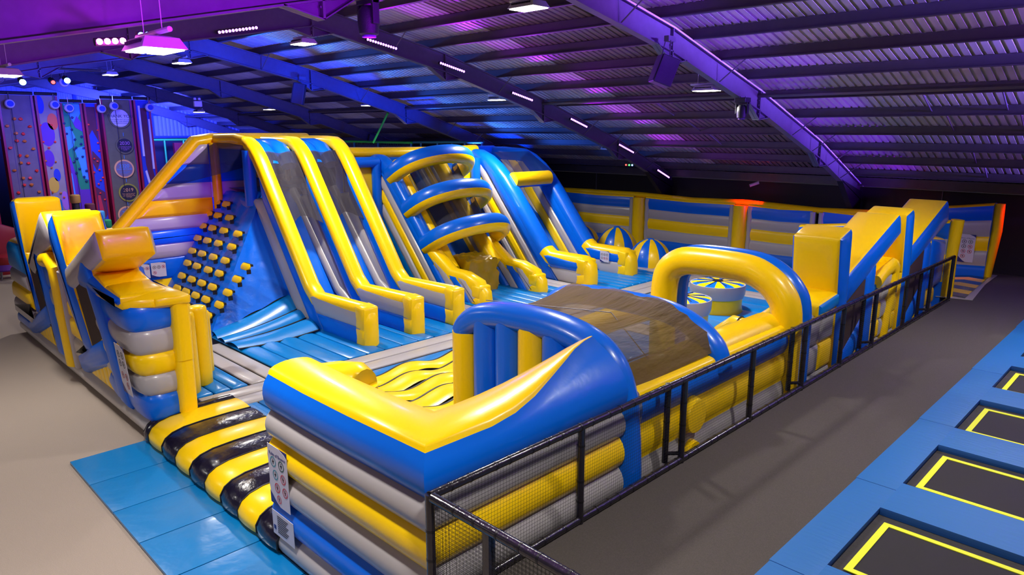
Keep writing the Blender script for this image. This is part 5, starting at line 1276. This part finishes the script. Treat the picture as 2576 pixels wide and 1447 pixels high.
# auto belay reels
r = thing('belay_reel', 'white drum belay reel at the top of the leftmost wide tower', 'belay device', (TX+.35, 6.6, 6.85), 'belay reels over the towers')
MB().lathe((TX+.25, 6.6, 6.85), [(.1, 0), (.17, .03), (.19, .1), (.17, .2), (.13, .24)], 'white', 20, 'x').build('drum', r)
MB().lathe((TX+.49, 6.6, 6.85), [(.12, 0), (.12, .02)], 'royal', 20, 'x').build('blue_disc', r)
MB().rod((TX+.3, 6.6, 7.0), (TX+.3, 6.6, 7.3), .02, 'chrome').build('shackle', r)
for (y, z), t in zip([(8.2, 6.85), (8.72, 6.72), (9.98, 6.72), (10.5, 6.85), (12.0, 6.82)], ['white drum belay reel between the balloon tower and the green tower', 'white drum belay reel on the green and turquoise tower', 'dark shaded belay reel on the narrow maroon tower', 'white drum belay reel overlapping the thank you plaque', 'white drum belay reel at the top of the ladder track tower']):
    dup(r, (TX+.35, y, z), t)
dup(r, (TX+1.0, 8.5, 7.75), 'belay reel hanging alone above the towers near the spotlights')

# ================================================================ play things left of the towers
for (x, y, h, k, t) in ((-30, 7.15, 3.46, 'woodlight', 'tallest jump pillar, pale yellow-green top'), (-30, 7.6, 3.1, 'maroon', 'second jump pillar with a dark red top'), (-30, 7.9, 2.8, 'skyb', 'jump pillar with a blue top'), (-30, 8.1, 2.45, 'greenb', 'jump pillar with a green top'), (-30, 7.95, 2.08, 'yelb', 'shortest jump pillar with a yellow top')):
    r = thing('jump_pillar', t, 'jump pillar', (x, y, 0), 'jump pillars in front of the towers')
    MB().lathe((x, y, 1.64), [(.13, 0), (.12, .1), (.12, h-1.94)], 'ink', 16).build('pole', r)
    MB().lathe((x, y, h-.32), [(.15, 0), (.17, .03), (.17, .27), (.14, .31)], k, 20).build('top_pad', r)
for (x, y, h, w, t) in ((-29.25, 7.7, 2.3, .22, 'dark red pointed foam block between the jump pillars'), (-29.4, 8.5, 2.35, .3, 'dark red pointed foam block right of the jump pillars'), (-34.6, 5.4, 2.1, .85, 'dark red house-shaped block at the left edge')):
    bz = 1.64 if x > -30 else 0
    m = MB(); m.bm(prism([(y-w, bz), (y+w, bz), (y+w, h-.45*w), (y, h), (y-w, h-.45*w)], .3, lambda u, v, w_: (x-w_, u, v), ('dred', 'dred'), puff=.1)); tag(m.build('foam_house_block'), t, 'foam block', 'dark red foam blocks')
r = thing('traffic_cone', 'small red and white traffic cone behind the inflatable front wall', 'traffic cone', (-29.3, 7.5, 1.65))
MB().lathe((-29.3, 7.5, 1.65), [(.14, 0), (.14, .03), (.09, .03), (.07, .18)], 'white', 16).build('white_base', r)
MB().lathe((-29.3, 7.5, 1.65), [(.069, .18), (.04, .36), (.02, .4)], 'orange', 16).build('red_tip', r)
tag(MB().box((-30.4, 6.8, 0), (-28.9, 9.0, 1.64), 'blackpaint').build('low_plinth', smooth=0), 'low dark plinth under the jump pillars and cone', 'plinth')
r = thing('stool', 'red and purple upholstered stool with metal legs at the left edge', 'stool', (-33.6, 5.3, 0))
MB().lathe((-33.6, 5.3, .62), [(.42, 0), (.46, .1), (.44, .3), (.3, .36)], 'dred', 24).build('seat_cushion', r)
MB().lathe((-33.6, 5.3, .35), [(.4, 0), (.44, .05), (.42, .27)], 'purplec', 24).build('seat_base', r)
for a in range(4): MB().rod((-33.6+.3*math.cos(a*pi/2+.7), 5.3+.3*math.sin(a*pi/2+.7), 0), (-33.6+.25*math.cos(a*pi/2+.7), 5.3+.25*math.sin(a*pi/2+.7), .36), .025, 'chrome').build('leg', r)

# green play frames behind the slides
def playframe(x0, x1, y, z0_, z1_, label, posts, name='play_frame'):
    r = thing(name, label, 'play structure', ((x0+x1)/2, y, 0), 'netted play frames')
    MB().tube([(x0, y, z1_), (x1, y, z1_)], .06, 'green' if name else 'green', 10).build('top_rail', r)['label'] = 'bright green padded top rail'
    MB().tube([(x0, y, z0_), (x1, y, z0_)], .05, 'tealpipe', 10).build('lower_rail', r)
    for x in posts: MB().tube([(x, y, 0), (x, y, z1_)], .06, 'tealpipe', 10, fix=(1, 0, 0)).build('post', r)
    MB().add([(x0, y+.05, z0_), (x1, y+.05, z0_), (x1, y+.05, z1_), (x0, y+.05, z1_)], [(0, 1, 2, 3)], 'net_b').build('netting', r, recalc=False)
    return r
playframe(-36.5, -29.2, 22.2, 4.3, 5.18, 'green topped netted play frame behind the slides', [-36.4, -34.5, -32.2, -29.3])
r = thing('play_frame', 'blue pipe frame of open bars at the right end of the netted play area', 'play structure', (-26, 22.2, 0))
MB().tube([(-29.1, 22.2, 5.2), (-23.9, 22.2, 5.26)], .06, 'tealpipe', 10).build('top_rail', r)
for x in (-28.5, -27.2, -26.1, -25.2, -24.0): MB().tube([(x, 22.2, 0), (x, 22.2, 5.2)], .045, 'tealpipe', 8, fix=(1, 0, 0)).build('post', r)
tag(MB().box((-36, 23, 0), (-24, 26, 4.6), 'blackpaint').build('dark_partition', smooth=0), 'dark partition block behind the netted play frame', 'partition')
tag(MB().rod((-28.1, 20, 6.6), (-29.4, 20, 5.2), .05, 'green', 8).build('green_strut'), 'slanting green padded strut above the play frame', 'strut')
r = thing('play_frame', 'dim green and red play frame under the blue gable wall', 'play structure', (-48, 17, 0))
MB().tube([(-49, 15, 5.2), (-49, 21, 5.2)], .07, 'green', 10).build('top_rail', r)
for y in (15.6, 17.2, 18.4, 19.6): MB().tube([(-49, y, 0), (-49, y, 5.2)], .06, 'green', 8, fix=(1, 0, 0)).build('post', r)
MB().box((-49.6, 18.0, 2.6), (-49.3, 19.3, 3.9), 'orange').build('orange_panel', r, smooth=0)
MB().box((-49.6, 17.9, 3.95), (-49.3, 19.3, 5.0), 'dred').build('red_panel', r, smooth=0)

# ================================================================ LIGHTS
def area(loc, size, power, col, target=None, name='light', spread=180):
    l = bpy.data.lights.new(name, 'AREA'); l.shape = 'RECTANGLE'; l.size, l.size_y = size; l.energy = power; l.color = col
    l.spread = math.radians(spread)
    o = bpy.data.objects.new(name, l); COL.objects.link(o); o.location = loc
    d_ = (V(target)-V(loc)) if target else V((0, 0, -1)); o.rotation_euler = d_.to_track_quat('-Z', 'Y').to_euler(); return o
def spot(loc, target, power, col, ang=60, blend=.6, rad=.15, name='spot'):
    l = bpy.data.lights.new(name, 'SPOT'); l.energy = power; l.color = col; l.spot_size = math.radians(ang); l.spot_blend = blend; l.shadow_soft_size = rad
    o = bpy.data.objects.new(name, l); COL.objects.link(o); o.location = loc
    o.rotation_euler = (V(target)-V(loc)).to_track_quat('-Z', 'Y').to_euler(); return o
W = (1, .96, .89)
for (x, y, z) in [(-10.3, 17.9, 6.7), (-18.5, 17.9, 6.7), (-26.5, 17.9, 6.7), (-9.8, 10.3, 7.9), (-18.1, 10.2, 7.9), (-26.1, 10.0, 7.9), (-8.64, 3.03, 6.5), (-17, 3.15, 6.7), (-2, 10.2, 7.9), (-2, 3, 6.5), (-2, 17.9, 6.7), (-10, -3, 5), (-18, -3, 5), (-32.5, 9, 7.7), (-35, 17.6, 6.7)]:
    area((x, y, z-.06), (.6, .4), (170 if y < 0 else 250 if y < 4 else 380) if -30 < x < -5 else (240 if x > -5 else 120), W, spread=150)
PUR = (.42, .02, 1); VIO = (.17, .0, 1); BLU = (.0, .04, 1); PUR = (.42, 0, 1); MAG = (1, .05, .75)
# purple wash from the LED bars on the second frame
for (y, z) in ((12.2, 7.4), (14.8, 6.9), (17.9, 6.1), (21, 5.3), (24, 4.5)):
    spot((-17.2, y, z), (-11.5, y-.8, roofz(y)+.2), 480, PUR, 100, .8)
# violet wash on the nearest frame and the roof right of it
for y in (12.5, 15.2, 18, 20.8, 23.4, 26): spot((-6.0, y, roofz(y)-2.0), (-9.5, y+.2, roofz(y)-.3), 430, VIO, 78, .7)
for ya, yb, pw in ((11.3, 12.7, 90), (12.8, 14.1, 150), (14.25, 15.5, 320), (15.7, 16.9, 120), (17.1, 18.4, 330), (18.5, 20, 90), (20.1, 21.5, 300), (21.7, 23.1, 80), (23.3, 24.5, 260), (24.7, 25.7, 80), (25.9, 27, 240)):
    ym = (ya+yb)/2; zm = roofz(ym)
    area((3.9, ym, zm-.05), (.1, (yb-ya)*.6), pw*1.6, (.2, .1, 1) if pw > 200 else (.3, .08, 1), (-1, ym, zm+.75), spread=26)
spot((-9.2, 17, 4.2), (-4, 17, 7.4), 160, (.45, .12, 1), 110, .8)
spot((-5.2, 6.8, 6.7), (-9.5, 5.6, 8.1), 900, (.34, 0, 1), 100, .7)
spot((-5.5, 4.3, 6.2), (-9.5, 4.0, 7.6), 900, (.36, 0, 1), 90, .7)
spot((-5.2, 1.2, 5.2), (-9.5, 1.6, 7.2), 900, (.36, 0, 1), 100, .7)
spot((-9.2, 6.33, 7.0), (-16.5, 8.5, 8.4), 260, PUR, 90, .8)
# blue wash on the third frame and its bay
for y in (3.5, 6.5, 9.5, 12.5, 15.5, 18.5, 21.5, 24.2): spot((-22.6, y, roofz(y)-1.6), (-25.8, y, roofz(y)-.3), 700 if y < 8 else 1500, BLU, 84, .7)
for y in (12, 14.5, 17, 19.5, 22): spot((-25.3, y, roofz(y)-1.4), (-20.8, y+.6, roofz(y)+.3), 1000, (.02, .15, 1), 72, .7)
spot((-25.2, 22.5, 4.6), (-21.5, 23, 6.2), 1200, (.02, .14, 1), 70, .7)
spot((-27, 12, 6.2), (-34.1, 14, 7.6), 400, (.05, .03, 1), 60, .6)
# blue floods on the gable wall and the climbing towers
area((-43, 15, 6.8), (1, 1), 2600, (.04, .06, 1), (-51.2, 18, 6.2), spread=110)
area((-30.3, 7.4, 7.3), (.5, .5), 190, (.05, .07, 1), (-36, 9, 5), spread=100)
area((-30.3, 6.2, 7.2), (.5, .5), 40, (.3, .2, 1), (-36, 7, 4), spread=100)
area((-46, 8, 6.5), (1, 1), 350, (.05, .07, 1), (-51.2, 9, 7.2), spread=120)
# violet spill on the side wall by the climb, magenta glow near the big lamp
spot((-10, 3.4, 6.6), (-22.5, 7.7, 3.9), 5500, (.22, .01, 1), 18, .6)
spot((-9.2, 2.8, 6.6), (-9.6, 2.8, 7.6), 40, MAG, 140, .8)
# red edge light at the back
spot((-13, 27.0, 3.7), (-13.8, 26.9, 1.8), 160, (1, .01, .06), 80, .5)
spot((-7.4, 27.0, 3.7), (-8.2, 26.9, 2.2), 90, (1, .01, .08), 80, .5)
spot((-3.6, 27.3, 3.6), (-4.9, 27.0, 2.7), 120, (1, .01, .08), 60, .5)

w = bpy.data.worlds.new('World'); SC.world = w; w.use_nodes = True
w.node_tree.nodes['Background'].inputs[0].default_value = (.6, .54, .62, 1)
w.node_tree.nodes['Background'].inputs[1].default_value = .13

cam = bpy.data.cameras.new('camera'); co = bpy.data.objects.new('camera', cam); COL.objects.link(co); SC.camera = co
cam.sensor_width = 36; cam.sensor_fit = 'HORIZONTAL'; cam.lens = 1770/2576*36; cam.clip_end = 200
ta = math.radians(44.85); p_ = math.atan(393.5/1770)
F = V((-math.sin(ta), math.cos(ta), 0)); Rr = V((math.cos(ta), math.sin(ta), 0)); Z = V((0, 0, 1))
fw = F*math.cos(p_)-Z*math.sin(p_); up = F*math.sin(p_)+Z*math.cos(p_)
mt = Matrix((Rr, up, -fw)).transposed().to_4x4(); mt.translation = V((0, 0, 5.75)); co.matrix_world = mt
SC.view_settings.view_transform = 'Standard'; SC.view_settings.look = 'None'; SC.view_settings.gamma = 1
SC.view_settings.use_curve_mapping = False; SC.view_settings.exposure = 0.0
SC.cycles.max_bounces = 6; SC.cycles.transparent_max_bounces = 12
